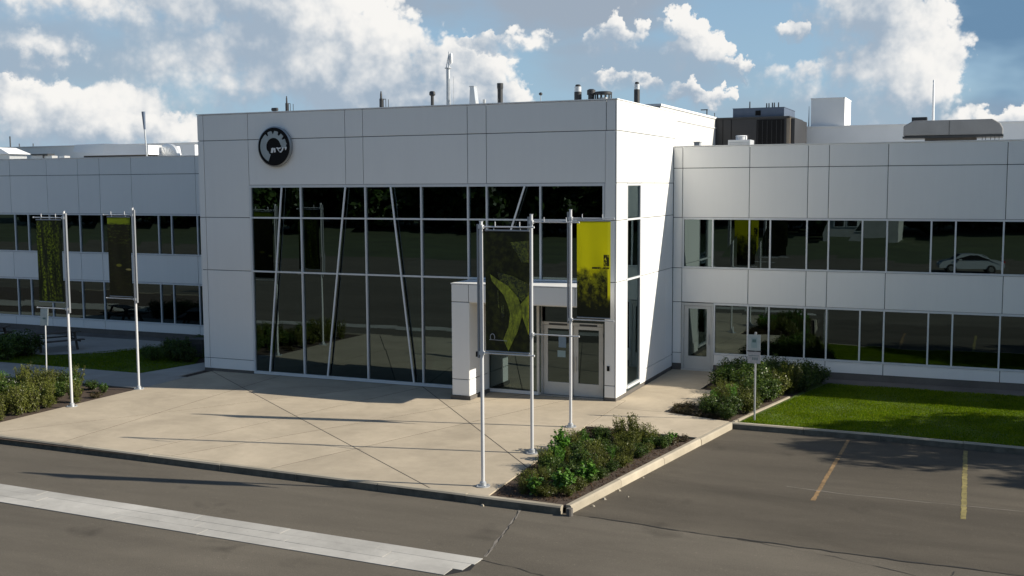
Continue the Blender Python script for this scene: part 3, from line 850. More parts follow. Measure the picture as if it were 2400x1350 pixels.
# entrance portal
portal = MB().box(-5.08, -.48, -1.46, -.03, 3.22, 3.73).box(-5.08, -4.52, -1.46, -.03, .12, 3.22).build('portal', JOINT, eb)
for a, b in ((-5.12, -4.50), (-4.50, -2.6), (-2.6, -.85), (-.85, -.45)):
    panel_y(eb, a, b, 3.19, 3.77, -1.5, name='portal_panel')
for z0, z1 in ((.12, .66), (.66, 3.19)):
    panel_y(eb, -5.12, -4.482, z0, z1, -1.5, name='portal_panel')
    panel_x(eb, -1.5, -.04, z0, z1, -4.48, name='portal_panel')
    panel_x(eb, -1.46, -.04, z0, z1, -5.12, s=-1, name='portal_panel')
panel_x(eb, -1.46, -.04, 3.19, 3.77, -5.12, s=-1, name='portal_panel')
panel_x(eb, -1.5, -.04, 3.19, 3.77, -.44, name='portal_panel')
MB().box(-5.13, -.43, -1.51, -.03, 3.772, 3.80).build('portal_coping', PANEL, eb)
MB().box(-4.5, -.46, -1.45, -.03, 3.17, 3.21).build('portal_soffit', PANEL, eb)
MB().box(-5.16, -4.44, -1.54, -.02, -.03, .12).build('portal_plinth', PLINTH, eb)
MB().box(-4.478, -4.45, -1.02, -.94, 1.35, 1.52).build('card_reader', BLACK, eb)
MB().box(-.30, -.22, -.03, -.002, .98, 1.14).build('card_reader', BLACK, eb)
# ceiling spotlights behind the glass
for x in (-6.05, -5.75):
    lt = thing('ceiling_lamp', (x, .9, 6.9), 'small round ceiling lamp behind the glass, %s of the pair' % ('left' if x < -6 else 'right'), 'lamp', 'lamps behind the top panes')
    MB().lathe((x, .9, 6.72), [(.05, 0), (.12, .02), (.12, .14), (.08, .2)], 14).build('housing', LAMPW, lt, True)
    MB().tube((x, .9, 6.9), (x, .9, 7.15), .02).build('stem', LAMPW, lt)

# ------------------------------------------------------------------ round emblem
em = thing('emblem_sign', (-12.84, 0, 7.65), 'round black and silver gear emblem mounted high on the white panels', 'sign')
EC = (-12.84, 0, 8.37); ER = .70
MB().lathe((EC[0], 0, EC[2]), [(ER, .0), (ER + .02, .04), (ER + .02, .13), (ER - .03, .16)], 56, 'y').build('rim', EMBLEM_RIM, em, True)
MB().lathe((EC[0], -.158, EC[2]), [(ER - .02, .0), (ER - .035, .016)], 56, 'y').build('disc', BLACK, em)
def emb(pts):
    return [(EC[0] + (x - 690) / 360 * .66, EC[2] + (700 - y) / 450 * .66) for x, y in pts]
ring = MB()
a0, a1 = -8.0, 246.0
NS = 90
notch = [(34, 5.0), (61, 6.0), (92, 5.0), (122, 5.5), (163, 4.5)]
pi_, po_ = [], []
for i in range(NS + 1):
    a = a0 + (a1 - a0) * i / NS
    ro = .845
    for c, w in notch:
        if abs(a - c) < w: ro = .845 - .17 * min(1, (w - abs(a - c)) / 1.6)
    if a > 150: ro = .86
    ri = .47 if a < 200 else .47 - .10 * (a - 200) / 46
    if a > 225: ri = .47
    if a < 10: ro = .82; ri = .50
    t = R(a)
    pi_.append((EC[0] + .66 * ri * math.cos(t), EC[2] + .66 * ri * math.sin(t)))
    po_.append((EC[0] + .66 * ro * math.cos(t), EC[2] + .66 * ro * math.sin(t)))
for i in range(NS):
    ring.prism_y([pi_[i], po_[i], po_[i + 1], pi_[i + 1]][::-1], -.190, -.172)
ring.build('gear_ring', SILVER, em)
glyphs = [[(625, 850), (640, 740), (680, 725), (690, 760), (672, 850)], [(690, 735), (728, 735), (740, 835), (705, 845)],
          [(752, 722), (790, 722), (830, 830), (860, 850), (825, 835)], [(790, 735), (860, 720), (850, 760), (800, 760)],
          [(895, 722), (930, 720), (905, 800), (860, 850), (838, 830), (878, 790)], [(955, 722), (1000, 712), (988, 770), (962, 792)]]
for g in glyphs:
    MB().prism_y(emb(g)[::-1], -.192, -.172).build('lettering', LETTER, em)
# inner strike over the ring end (pale bar)
MB().prism_y(emb([(860, 625), (1000, 620), (1000, 655), (865, 660)])[::-1], -.191, -.172).build('lettering', SILVER, em)

# ------------------------------------------------------------------ wings
def ribbon_window(parent, xs, z0, z1, y, skip=None, glass=GLASS):
    """ribbon of panes between the given mullion centres"""
    a, b = xs[0], xs[-1]
    f = MB().box(a - .03, b + .03, y - .01, y + .10, z1 - .07, z1).box(a - .03, b + .03, y - .02, y + .10, z0, z0 + .06)
    f.box(a - .03, a + .03, y - .008, y + .098, z0 + .06, z1 - .07).box(b - .03, b + .03, y - .008, y + .098, z0 + .06, z1 - .07)
    w = f.build('ribbon_window', MULLION, parent)
    for x in xs[1:-1]:
        MB().box(x - .027, x + .027, y - .012, y + .096, z0 + .06, z1 - .07).build('mullion', MULLION, w)
    for p, q in zip(xs[:-1], xs[1:]):
        yy = y + .05 + random.uniform(-.002, .002)
        box('pane', glass, w, p + .02, q - .02, yy, yy + .012, z0 + .05, z1 - .06)
    return w
def wing(label, xj, up, low, Y, x0, x1, door=None, xp=None):
    root = thing('wing_building', ((x0 + x1) / 2, Y + 4, 0), label, 'building', 'two storey wings either side of the entrance block')
    for za, zb in ((5.72, HR - .05), (2.56, Z4), (-.05, .62)):
        MB().box(x0, x1, Y + .04, Y + .35, za, zb).build('wall', JOINT, root)
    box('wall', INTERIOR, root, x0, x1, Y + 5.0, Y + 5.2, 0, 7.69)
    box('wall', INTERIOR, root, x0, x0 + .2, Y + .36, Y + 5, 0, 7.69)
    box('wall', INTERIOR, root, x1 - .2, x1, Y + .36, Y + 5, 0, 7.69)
    box('roof', ROOF, root, x0, x1, Y + .36, 29.9, 7.7, 7.85)  # carried back to the rear hall as an unseen bounce surface
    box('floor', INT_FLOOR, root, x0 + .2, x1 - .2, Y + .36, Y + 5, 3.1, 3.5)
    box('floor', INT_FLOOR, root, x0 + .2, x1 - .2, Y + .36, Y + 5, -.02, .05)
    MB().box(x0, x1, Y - .02, Y + .42, HR + .002, HR + .03).build('coping', PANEL_WARM, root)
    for a, b in zip(xj[:-1], xj[1:]):
        panel_y(root, a, b, 7.54, HR, Y, PANEL_WARM)
        panel_y(root, a, b, 5.72, 7.54, Y, PANEL_WARM)
        panel_y(root, a, b, 2.56, Z4 + .0, Y, PANEL_WARM)
        if not (door and a < door[1] - .05 and b > door[0] + .05):
            panel_y(root, a, b, .23, .64, Y, PANEL_WARM)
    MB().box(x0, x1, Y + .015, Y + .036, -.05, .23).build('plinth', PLINTH, root)
    ribbon_window(root, up, Z4, 5.72, Y)
    ribbon_window(root, low, .64, 2.56, Y)
    return root
DR = 6.803
xj = [0.36, 2.83, 4.89, 5.61, 7.58, 11.32, 13.4, 15.5, 16.2, 18.2, 22.0, 24, 26, 26.7, 28.7, 32.4, 36]
up = [0.40, 1.51, 2.85, 3.60, 4.89, 5.64, 6.78, 7.60, 9.03, 9.80, 11.28, 12.5, 13.4, 14.8, 15.5, 16.2, 17.4, 18.2, 20, 22, 24, 26, 28, 30, 32, 34, 36]
low = [1.60, 2.84, 3.60, 4.87, 5.63, 6.77, 7.57, 9.02, 9.79, 11.27, 12.5, 13.4, 14.8, 15.5, 16.2, 17.4, 18.2, 20, 22, 24, 26, 28, 30, 32, 34, 36]
wr = wing('long white clad wing right of the entrance block beside the lawn', [.012] + xj, up, low, DR, 0.012, 36, door=(.36, 1.58))
# panels beside and under the first window / door bay
for z0, z1 in ((.64, 2.56), (Z4, 5.72)):
    panel_y(wr, .012, .36, z0, z1, DR, PANEL_WARM)
panel_y(wr, 1.58, 2.83, .23, .64, DR, PANEL_WARM)
MB().box(.03, .36, DR + .041, DR + .3, .62, 5.73).build('wall', JOINT, wr)
dfr = MB().box(.37, .46, DR - .02, DR + .10, .06, 2.54).box(1.50, 1.585, DR - .02, DR + .10, .06, 2.54).box(.46, 1.50, DR - .02, DR + .10, 2.44, 2.54).box(.37, 1.585, DR - .06, DR + .12, -.02, .055).build('door_frame', DOORFRAME, wr)
d = MB().box(.47, .63, DR + .0, DR + .05, .06, 2.43).box(1.33, 1.49, DR + .0, DR + .05, .06, 2.43).box(.63, 1.33, DR + .001, DR + .049, 2.33, 2.43).box(.63, 1.33, DR + .001, DR + .049, .06, .54).build('door', DOORFRAME, wr)
box('pane', GLASS2, d, .62, 1.34, DR + .02, DR + .032, .53, 2.34)
MB().tube((1.42, DR - .05, 1.0), (1.42, DR - .05, 1.4), .015).tube((1.42, DR - .05, 1.04), (1.42, DR + .01, 1.04), .012).tube((1.42, DR - .05, 1.36), (1.42, DR + .01, 1.36), .012).build('handle', STEEL, d, True)
for z in (.4, 1.3, 2.2):
    MB().tube((.465, DR - .012, z - .06), (.465, DR - .012, z + .06), .013).build('hinge', STEEL, d)
AL = 6.511
xjl = [-52, -48, -44.2, -42.2, -41.5, -39.5, -36, -33.2, -30.80, -28.83, -27.50, -25.59, -21.90, -16.4]
upl = [-52, -48, -46, -44, -42, -40, -38, -36.2, -34.6, -33.0, -32.12, -30.74, -28.82, -27.47, -25.60, -24.08, -23.33, -21.86, -19.5, -16.43]
wl = wing('long white clad wing left of the entrance block behind the patio', xjl, upl, upl, AL, -52, -16.4)
# a few roller blinds inside the right wing's lower storey
for a, b, zz in ((5.7, 6.7, 1.3), (6.85, 7.5, 1.0), (7.65, 8.95, .8), (9.1, 9.7, 1.2), (9.85, 11.2, .8)):
    MB().box(a, b, DR + .16, DR + .165, zz, 2.5).build('roller_blind', BLIND, wr)

# ------------------------------------------------------------------ rear buildings and roof equipment
rb = thing('rear_building', (-12, 21, 0), 'grey white block with a plain sunlit side wall behind the entrance block', 'building')
MB().box(-24, -2.6, 14.25, 29.6, 0, 10.40).build('wall', RENDER_W, rb)
MB().box(-24.05, -2.55, 14.2, 29.6, 10.402, 10.5).build('coping', WHITEBOX, rb)
MB().box(-2.598, -2.56, 14.4, 29.4, 9.9, 9.96).build('trim', WHITEBOX, rb)
rb2 = thing('rear_building', (-20, 40, 0), 'long low grey wall of the rear hall stretching behind all roofs', 'building')
MB().box(-95, 60, 30, 60, 0, 10.08).build('wall', WHITEBOX, rb2)
MB().box(-95.1, 60.1, 29.95, 60, 10.082, 10.15).build('coping', WHITEBOX, rb2)
pb = thing('penthouse', (2.6, 31.5, 10.15), 'white cubic roof penthouse standing on the rear hall', 'building')
MB().box(1.59, 3.40, 30.2, 33.2, 10.152, 11.66).build('wall', WHITEBOX, pb)
MB().box(1.56, 3.43, 30.17, 33.2, 11.662, 11.71).build('coping', WHITEBOX, pb)
tw = thing('rooftop_tower', (-.7, 27, 0), 'dark bronze and charcoal plant tower with a blue box on top', 'building')
MB().box(-2.90, 1.10, 25, 29.5, 7, 10.38).build('wall', TOWER, tw)
MB().box(1.10, 1.30, 25.05, 29.4, 7, 10.36).build('side_pilaster', TOWER_BR, tw)
MB().box(1.30, 1.50, 25.2, 29.4, 7, 10.34).build('side_pilaster', TOWER, tw)
MB().box(-2.95, 1.28, 24.93, 29.4, 10.382, 10.46).build('coping', DARKMETAL, tw)
MB().box(-1.74, .93, 25.3, 28.8, 10.462, 10.92).build('upper_box', TOWER_BL, tw)
MB().box(-1.76, .95, 25.28, 28.8, 10.922, 10.95).build('upper_coping', TOWER_BL, tw)
MB().box(-.55, -.28, 25.27, 25.298, 10.55, 10.8).build('louvre', BLACK, tw)
MB().box(-.42, 1.0, 24.975, 24.997, 7, 10.30).build('panel', BLACK, tw)
for i in range(6):
    MB().box(-.36 + i * .24, -.34 + i * .24, 24.955, 24.974, 7.9, 10.25).build('seam', TOWER, tw)
for x in (-2.3, -.95, .6):
    MB().box(x, x + .22, 24.92, 24.97, 8.7, 9.0).build('vent_cover', TOWER_BL, tw)
for x in (-2.2, -1.75):
    MB().box(x - .012, x + .012, 24.98, 24.998, 7, 10.36).build('seam', BLACK, tw)
MB().box(-2.76, -2.66, 24.97, 24.998, 9.85, 10.28).build('sign_strip', LETTER, tw)
MB().add([(-3.45, 24.6, 9.68), (-2.9, 24.6, 9.62), (-2.9, 25.4, 9.62), (-3.45, 25.4, 9.68), (-2.9, 24.6, 10.0), (-2.9, 25.4, 10.0), (-3.3, 24.7, 9.8), (-3.3, 25.3, 9.8)],
         [(0, 1, 2, 3), (0, 6, 4, 1), (3, 2, 5, 7), (0, 3, 7, 6), (6, 7, 5, 4)]).build('awning', TOWER, tw)
for x, zt in ((-.99, 11.33), (-.10, 11.22), (.02, 11.22), (.20, 11.24), (.30, 11.24), (.52, 11.24)):
    MB().tube((x, 26, 10.95), (x, 26, zt), .035, .03, 8).build('vent', DARKMETAL, tw)
MB().tube((-2.72, 25.3, 10.46), (-2.72, 25.3, 10.75), .02).build('vent', DARKMETAL, tw)
def single(name, mb, mat, label, cat, group=None, smooth=False, bevel=0.0):
    return tag(mb.build(name, mat, None, smooth, bevel), label, cat, group)

G1 = 'vents along the entrance block roof'
def stack(x, y, r, zt, label, kind, mat=DARKMETAL):
    t = thing('roof_vent', (x, y, 9.15), label, 'vent', G1)
    if kind == 'jet':            # fat lower stack, thin nozzle, ladder guard
        zb = zt - .28
        MB().tube((x, y, 9.15), (x, y, zb), r, r, 14).build('stack', mat, t, True)
        MB().lathe((x - r * .2, y, zb), [(r * .5, 0), (r * .45, .18), (r * .3, .24), (r * .3, .28)], 12).build('nozzle', mat, t, True)
        q = x + r * 2.2
        MB().tube((q, y, 9.15), (q, y, zb - .02), .012, n=6).tube((q, y + .2, 9.15), (q, y + .2, zb - .02), .012, n=6).tube((x, y, zb - .03), (q, y, zb - .02), .012, n=6).build('guard_rail', mat, t)
    elif kind == 'cap':
        MB().tube((x, y, 9.15), (x, y, zt - .14), r * .72, r * .72, 12).build('stack', mat, t, True)
        MB().lathe((x, y, zt - .18), [(r * .8, 0), (r * 1.35, .04), (r * 1.35, .13), (r * .9, .18)], 12).build('cowl', mat, t, True)
    elif kind == 'pipe':
        MB().tube((x, y, 9.15), (x, y, zt - .2), r, r, 14).build('stack', mat, t, True)
        MB().lathe((x, y, zt - .22), [(r, 0), (r * 1.15, .06), (r * 1.15, .22)], 14).build('cowl', mat, t, True)
    elif kind == 'silver':
        MB().tube((x, y, 9.15), (x, y, zt - .24), r * 1.02, r * 1.02, 16).build('stack', mat, t, True)
        MB().tube((x, y, zt - .24), (x, y, zt - .06), r * .95, r * .95, 16).build('collar', BRIGHT, t, True)
        MB().lathe((x, y, zt - .06), [(r * .7, 0), (r * .75, .05), (r * .5, .08)], 14).build('cowl', mat, t, True)
    return t
stack(-15.13, 4, .07, 10.55, 'thin dark jet stack with guard rail, leftmost tall vent above the emblem', 'jet')
stack(-10.78, 4, .085, 10.57, 'dark jet stack with grey guard on the roof midway to the mast', 'jet')
stack(-8.58, 4, .085, 10.49, 'short dark pipe with a square cowl just left of the mast', 'cap')
stack(-6.56, 4.3, .05, 10.13, 'very short grey stub vent beside the pale tapered hood', 'pipe', GALV)
stack(-5.78, 4, .10, 10.67, 'tall dark grey vent pipe right of the pale tapered hood', 'pipe')
stack(-2.75, 4, .13, 10.48, 'fat dark stack with a shiny silver collar near the roof corner', 'silver')
stack(-.57, 4, .10, 10.48, 'tall dark stack with silver band above the sunlit flank', 'silver')
t = thing('roof_vent', (-15.75, 4, 9.15), 'low dark T shaped vent at the left end of the roof', 'vent', G1)
MB().tube((-15.75, 4, 9.15), (-15.75, 4, 10.0), .035).build('stack', DARKMETAL, t)
MB().tube((-15.85, 4, 10.04), (-15.6, 4, 10.04), .07).build('head', DARKMETAL, t, True)
t = thing('roof_vent', (-4.18, 4, 9.15), 'thin roof rod with a small round black head', 'vent', G1)
MB().tube((-4.18, 4, 9.15), (-4.18, 4, 10.2), .014, n=8).build('stem', GALV, t)
MB().lathe((-4.18, 4, 10.17), [(.03, 0), (.065, .03), (.065, .08), (.02, .11)], 12).build('head', DARKMETAL, t, True)
t = thing('antenna_mast', (-7.9, 4, 9.15), 'tall slim grey antenna mast rising above the roof', 'mast')
MB().tube((-7.9, 4, 9.15), (-7.9, 4, 11.30), .085, .075, 16).build('pole', GALV, t, True)
MB().lathe((-7.9, 4, 11.30), [(.13, 0), (.13, .03)], 16).build('flange', GALV, t)
MB().tube((-7.87, 4, 11.33), (-7.86, 4, 11.92), .03, .02, 8).build('spike', GALV, t, True)
MB().tube((-7.98, 4, 11.33), (-7.88, 4, 11.80), .018, .012, 6).tube((-7.96, 4, 11.5), (-7.87, 4, 11.5), .01, n=6).tube((-7.93, 4, 11.65), (-7.87, 4, 11.65), .01, n=6).build('brace', GALV, t)
MB().lathe((-7.78, 4.02, 11.45), [(.02, 0), (.055, .1), (.06, .28), (.05, .38), (.015, .42)], 12).build('radome', LETTER, t, True)
MB().tube((-7.68, 4, 9.15), (-7.68, 4, 11.0), .008, n=6).build('cable', GALV, t)
t = thing('exhaust_hood', (-6.88, 4, 9.15), 'pale tapered metal hood on the roof between mast and dark pipe', 'hood')
MB().add([(-7.0, 3.85, 9.15), (-6.62, 3.85, 9.15), (-6.62, 4.2, 9.15), (-7.0, 4.2, 9.15), (-6.96, 3.9, 10.58), (-6.80, 3.9, 10.58), (-6.80, 4.15, 10.58), (-6.96, 4.15, 10.58)],
         [(0, 3, 2, 1), (4, 5, 6, 7), (0, 1, 5, 4), (1, 2, 6, 5), (2, 3, 7, 6), (3, 0, 4, 7)]).build('shaft', BRIGHT, t)
MB().box(-6.985, -6.79, 3.88, 4.17, 10.582, 10.61).build('cap', BRIGHT, t)
t = thing('roof_fan', (-1.95, 4, 9.15), 'dark drum roof fan with a ring of posts at the roof corner', 'fan')
MB().tube((-2.25, 4, 9.15), (-2.25, 4, 10.12), .11, .11, 14).build('stack', DARKMETAL, t, True)
MB().lathe((-2.25, 4, 10.12), [(.15, 0), (.15, .16), (.08, .2)], 14).build('cowl', DARKMETAL, t, True)
MB().lathe((-1.8, 4, 10.12), [(.31, 0), (.31, .07), (.27, .09)], 24).build('ring', DARKMETAL, t, True)
for i in range(12):
    a = 2 * math.pi * i / 12
    MB().tube((-1.8 + .29 * math.cos(a), 4 + .29 * math.sin(a), 9.15), (-1.8 + .29 * math.cos(a), 4 + .29 * math.sin(a), 10.12), .022, n=6).build('post', DARKMETAL, t)
MB().tube((-1.8, 4, 9.15), (-1.8, 4, 10.0), .18, .18, 16).build('drum', BRIGHT, t, True)
# right wing roof
t = thing('duct_hood', (9.4, 14, 7.85), 'long rounded grey ventilation hood on the right wing roof', 'hood')
prof = [(7.6, 8.82), (7.6, 9.20), (7.95, 9.41), (10.85, 9.41), (11.12, 9.24), (11.23, 9.05), (11.23, 8.80)]
MB().prism_y(prof[::-1], 13.4, 14.9).build('hood', HOOD, t, bevel=.04)
MB().box(7.58, 11.25, 13.37, 14.93, 8.72, 8.80).build('drip_edge', DARKMETAL, t)
MB().box(8.4, 10.3, 13.7, 14.6, 7.85, 8.72).build('base', PLINTH, t)
MB().box(7.87, 8.44, 14.0, 14.6, 9.412, 9.58).build('top_box', DARKMETAL, t)
for x in (9.3,):
    MB().box(x - .006, x + .006, 13.385, 13.398, 8.82, 9.38).build('seam', DARKMETAL, t)
for x in (10.5, 10.62, 10.8, 10.95, 11.1):
    MB().tube((x, 13.6, 8.4), (x, 13.6, 8.72), .012, n=6).build('wire', DARKMETAL, t)
t = thing('antenna_mast', (7.95, 30.5, 10.15), 'thin white lightning mast behind the long grey hood', 'mast')
MB().tube((7.97, 30.5, 10.15), (7.95, 30.5, 12.42), .075, .045, 10).build('pole', LETTER, t, True)
MB().lathe((7.95, 30.5, 12.40), [(.05, 0), (.05, .06), (.01, .1)], 10).build('tip', LETTER, t, True)
t = thing('antenna_mast', (1.44, 30.5, 10.15), 'very thin dark rod beside the white cubic penthouse', 'mast')
MB().tube((1.44, 30.5, 10.15), (1.44, 30.5, 11.3), .03, .01, 8).build('pole', DARKMETAL, t)
t = thing('roof_unit', (1.85, 10, 7.85), 'small stepped white ventilation unit in front of the dark tower', 'roof unit')
MB().box(1.40, 2.26, 9.7, 10.5, 7.85, 8.66).build('base', BRIGHT, t, bevel=.01)
MB().lathe((1.84, 10.1, 8.66), [(.22, 0), (.22, .14), (.24, .15), (.2, .18)], 20).build('drum', LETTER, t, True)
MB().tube((2.1, 10.0, 8.66), (2.1, 10.0, 8.86), .02).build('valve', DARKMETAL, t)
for i in range(3):
    MB().box(1.46, 2.20, 9.685, 9.698, 8.40 + i * .07, 8.44 + i * .07).build('louvre', GALV, t)
single('roof_vent', MB().box(-.02, .20, 10.0, 10.3, 7.85, 8.60).box(-.04, .22, 9.97, 10.33, 8.602, 8.63), GALV, 'little square grey roof vent next to the sunlit flank', 'vent', 'vents on the right wing roof')
t = thing('roof_lamp', (-2.62, 23.3, 10.5), 'angled black lamp arm on the rear roof edge left of the dark tower', 'lamp')
MB().tube((-2.64, 23.2, 10.5), (-2.64, 23.2, 10.78), .03).build('post', DARKMETAL, t)
MB().box(-2.95, -2.6, 23.15, 23.25, 10.76, 10.81).build('head', DARKMETAL, t)
# left wing roof
t = thing('duct_hood', (-33.8, 14, 7.85), 'large white slanted air handling hood on the left wing roof', 'hood')
MB().add([(-36.2, 13.6, 8.95), (-33.1, 12.6, 8.76), (-30.2, 12.9, 8.68), (-30.2, 15.5, 8.72), (-36.2, 15.5, 8.95),
          (-36.1, 13.7, 9.34), (-33.0, 12.7, 9.31), (-30.3, 13.0, 9.19), (-30.3, 15.5, 9.19), (-36.1, 15.5, 9.34)],
         [(4, 3, 2, 1, 0), (5, 6, 7, 8, 9), (0, 1, 6, 5), (1, 2, 7, 6), (2, 3, 8, 7), (3, 4, 9, 8), (4, 0, 5, 9)]).build('hood', WHITEBOX, t)
MB().box(-35.6, -31.0, 13.8, 15.2, 7.85, 8.72).build('base', PLINTH, t)
t = thing('roof_pole', (-30.1, 12.7, 7.85), 'tilted dark pole with a thick top on the left wing roof', 'pole')
MB().tube((-30.10, 12.7, 7.85), (-30.22, 12.7, 10.0), .04, .045, 10).build('post', GALV, t)
MB().tube((-30.22, 12.7, 10.0), (-30.27, 12.7, 10.93), .055, .095, 12).build('top', TOWER_BL, t, True)
t = thing('cable_drum', (-29.8, 14, 7.85), 'bright silver round roof fan housing beside the tilted pole', 'roof unit')
MB().lathe((-29.8, 14.2, 8.62), [(.62, 0), (.66, .05), (.66, .3), (.5, .34)], 36, 'y').build('ring', BRIGHT, t, True)
MB().lathe((-29.8, 13.88, 8.62), [(.42, 0), (.40, .012)], 24, 'y').build('mouth', DARKMETAL, t)
for i in range(6):
    a = math.pi * i / 6
    MB().bar((-29.8 - .5 * math.cos(a), 13.86, 8.62 - .5 * math.sin(a)), (-29.8 + .5 * math.cos(a), 13.86, 8.62 + .5 * math.sin(a)), .05, .01 + .002 * i).build('spoke', GALV, t)
MB().box(-30.2, -29.4, 13.9, 14.4, 7.85, 8.1).build('base', GALV, t)
t = thing('roof_hatch', (-28.3, 14, 7.85), 'white wedge shaped roof hatch against the entrance block', 'hatch')
MB().prism_y([(-28.9, 7.85), (-27.7, 7.85), (-27.7, 9.18), (-28.4, 9.18)], 13.6, 14.8).build('wedge', LETTER, t)
t = thing('roof_unit', (-39.3, 12, 7.85), 'pale sloping roof cowl at the far left edge', 'roof unit')
MB().add([(-41.5, 11.4, 8.82), (-38.6, 11.4, 8.82), (-38.6, 13, 8.82), (-41.5, 13, 8.82), (-41.5, 11.6, 9.2), (-39.6, 11.6, 9.2), (-39.6, 12.8, 9.2), (-41.5, 12.8, 9.2)],
         [(0, 3, 2, 1), (4, 5, 6, 7), (0, 1, 5, 4), (1, 2, 6, 5), (2, 3, 7, 6), (3, 0, 4, 7)]).build('cowl', WHITEBOX, t)
MB().box(-41.0, -38.8, 11.6, 12.8, 7.85, 8.82).build('base', GALV, t)
t = thing('roof_unit', (-36.9, 12, 7.85), 'small boxy grey pipework unit left of the white hood', 'roof unit')
MB().box(-37.5, -36.7, 11.9, 12.4, 7.85, 8.72).build('box', GALV, t)
MB().box(-37.45, -36.2, 11.8, 12.3, 8.722, 8.80).build('lid', DARKMETAL, t)
MB().box(-36.65, -36.1, 12.0, 12.4, 7.85, 8.70).build('box', BRIGHT, t)
MB().box(-35.6, -35.2, 12.0, 12.4, 7.85, 8.68).build('box', BRIGHT, t)
for x, zt, lb in ((-59.6, 11.0, 'thin dark rod, leftmost on the distant rear roof'), (-58.65, 10.42, 'short thin rod on the distant rear roof'), (-57.2, 10.4, 'stubby dark vent on the distant rear roof')):
    single('roof_rod', MB().tube((x, 30.5, 10.1), (x, 30.5, zt), .05 if zt > 10.9 else .035, n=8), DARKMETAL, lb, 'rod', 'rods on the rear roof')

# ------------------------------------------------------------------ banner poles
def banner_mat(kind):
    m = bpy.data.materials.new('banner_' + kind)
    m.use_nodes = True
    t = NT(m.node_tree)
    m.node_tree.nodes.clear()
    tcn = t.n('ShaderNodeTexCoord')
    sp = t.n('ShaderNodeSeparateXYZ'); t.link(tcn.outputs['Generated'], sp.inputs[0])
    u, v = sp.outputs[0], sp.outputs[2]
    uv = t.xyz(u, v, 0.0)
    if kind == 'yellow':
        n = t.noise(t.v('MULTIPLY', uv, (1.2, 3.0, 1)), 2.6, 5.0, 0.6)
        n2 = t.noise(t.v('MULTIPLY', uv, (2.5, 5.0, 1)), 2.4, 6.0, 0.7)
        e = t.m('ADD', t.m('MULTIPLY', t.m('SUBTRACT', n, 0.5), 0.34), v)
        f = t.rng(e, 0.42, 0.54, 1, 0, True)
        ol = t.mix(t.rng(n2, 0.42, 0.62, 0, 1), c4((0.012, 0.014, 0.006)), c4((0.22, 0.23, 0.012)))
        dk = t.mix(t.rng(t.m('ADD', v, t.m('MULTIPLY', t.m('SUBTRACT', n2, .5), .5)), 0.12, 0.42, 1, 0), ol, c4((0.01, 0.012, 0.006)))
        col = t.mix(f, c4((0.62, 0.58, 0.006)), dk)
        edge = t.m('MULTIPLY', t.rng(u, 0.90, 0.93, 0, 1), t.rng(v, 0.18, 0.24, 0, 1))
        col = t.mix(edge, col, c4((0.70, 0.66, 0.02)))
        blk = t.m('MULTIPLY', t.m('MULTIPLY', t.rng(u, .78, .80), t.rng(u, .97, .95)), t.m('MULTIPLY', t.rng(v, .53, .54), t.rng(v, .66, .65)))
        bl2 = t.m('MULTIPLY', t.m('MULTIPLY', t.rng(u, .45, .46), t.rng(u, .97, .95)), t.m('MULTIPLY', t.rng(v, .505, .51), t.rng(v, .53, .525)))
        col = t.mix(t.m('MULTIPLY', t.m('MAXIMUM', blk, bl2), t.rng(n2, .4, .5, .0, 1.0)), col, c4((0.02, 0.021, 0.01)))
    elif kind == 'leafy':
        n = t.noise(t.v('MULTIPLY', uv, (6.0, 14.0, 1)), 2.2, 6.0, 0.75)
        colm = t.noise(t.v('MULTIPLY', uv, (4.0, 0.7, 1)), 1.6, 3.0, 0.5)
        f = t.m('MULTIPLY', t.rng(n, 0.46, 0.64, 0, 1), t.rng(colm, 0.42, 0.62, 0.0, 1.0))
        f = t.m('MULTIPLY', f, t.rng(u, 0.95, 0.5, 0.25, 1.0))
        col = t.mix(f, c4((0.010, 0.013, 0.006)), c4((0.26, 0.36, 0.02)))
    elif kind == 'grassy':
        n = t.noise(t.v('MULTIPLY', uv, (2.0, 16.0, 1)), 1.8, 6.0, 0.7)
        f = t.rng(t.m('ADD', v, t.m('MULTIPLY', t.m('SUBTRACT', n, .5), .1)), 0.90, 0.93, 0, 1)
        g2 = t.m('MULTIPLY', t.rng(n, 0.52, 0.7, 0, 1), t.rng(v, 0.62, 0.75, 0.12, 0.5))
        col = t.mix(g2, c4((0.016, 0.016, 0.008)), c4((0.13, 0.17, 0.02)))
        col = t.mix(f, col, c4((0.17, 0.22, 0.012)))
        rr = t.v('LENGTH', t.v('MULTIPLY', t.v('SUBTRACT', uv, (0.46, 0.395, 0)), (7.0, 45.0, 0)))
        col = t.mix(t.rng(rr, 1.0, .6, 0, 1), col, c4((0.12, 0.12, 0.02)))
        rr = t.v('LENGTH', t.v('MULTIPLY', t.v('SUBTRACT', uv, (0.86, 0.345, 0)), (7.5, 75.0, 0)))
        col = t.mix(t.rng(rr, 1.0, .8, 0, 1), col, c4((0.22, 0.20, 0.08)))
    else:                        # dark
        n = t.noise(t.v('MULTIPLY', uv, (3.0, 6.0, 1)), 2.0, 6.0, 0.7)
        col = t.mix(t.rng(n, 0.45, 0.7, 0, 1), c4((0.011, 0.013, 0.008)), c4((0.035, 0.042, 0.012)))
    df = t.n('ShaderNodeBsdfPrincipled')
    t.link(col, df.inputs['Base Color'])
    df.inputs['Roughness'].default_value = 0.45
    df.inputs['Specular IOR Level'].default_value = 0.25
    tl = t.n('ShaderNodeBsdfTranslucent'); t.link(col, tl.inputs[0])
    mx = t.n('ShaderNodeMixShader'); mx.inputs[0].default_value = 0.42
    t.link(df.outputs[0], mx.inputs[1]); t.link(tl.outputs[0], mx.inputs[2])
    out = t.n('ShaderNodeOutputMaterial'); t.link(mx.outputs[0], out.inputs[0])
    return m
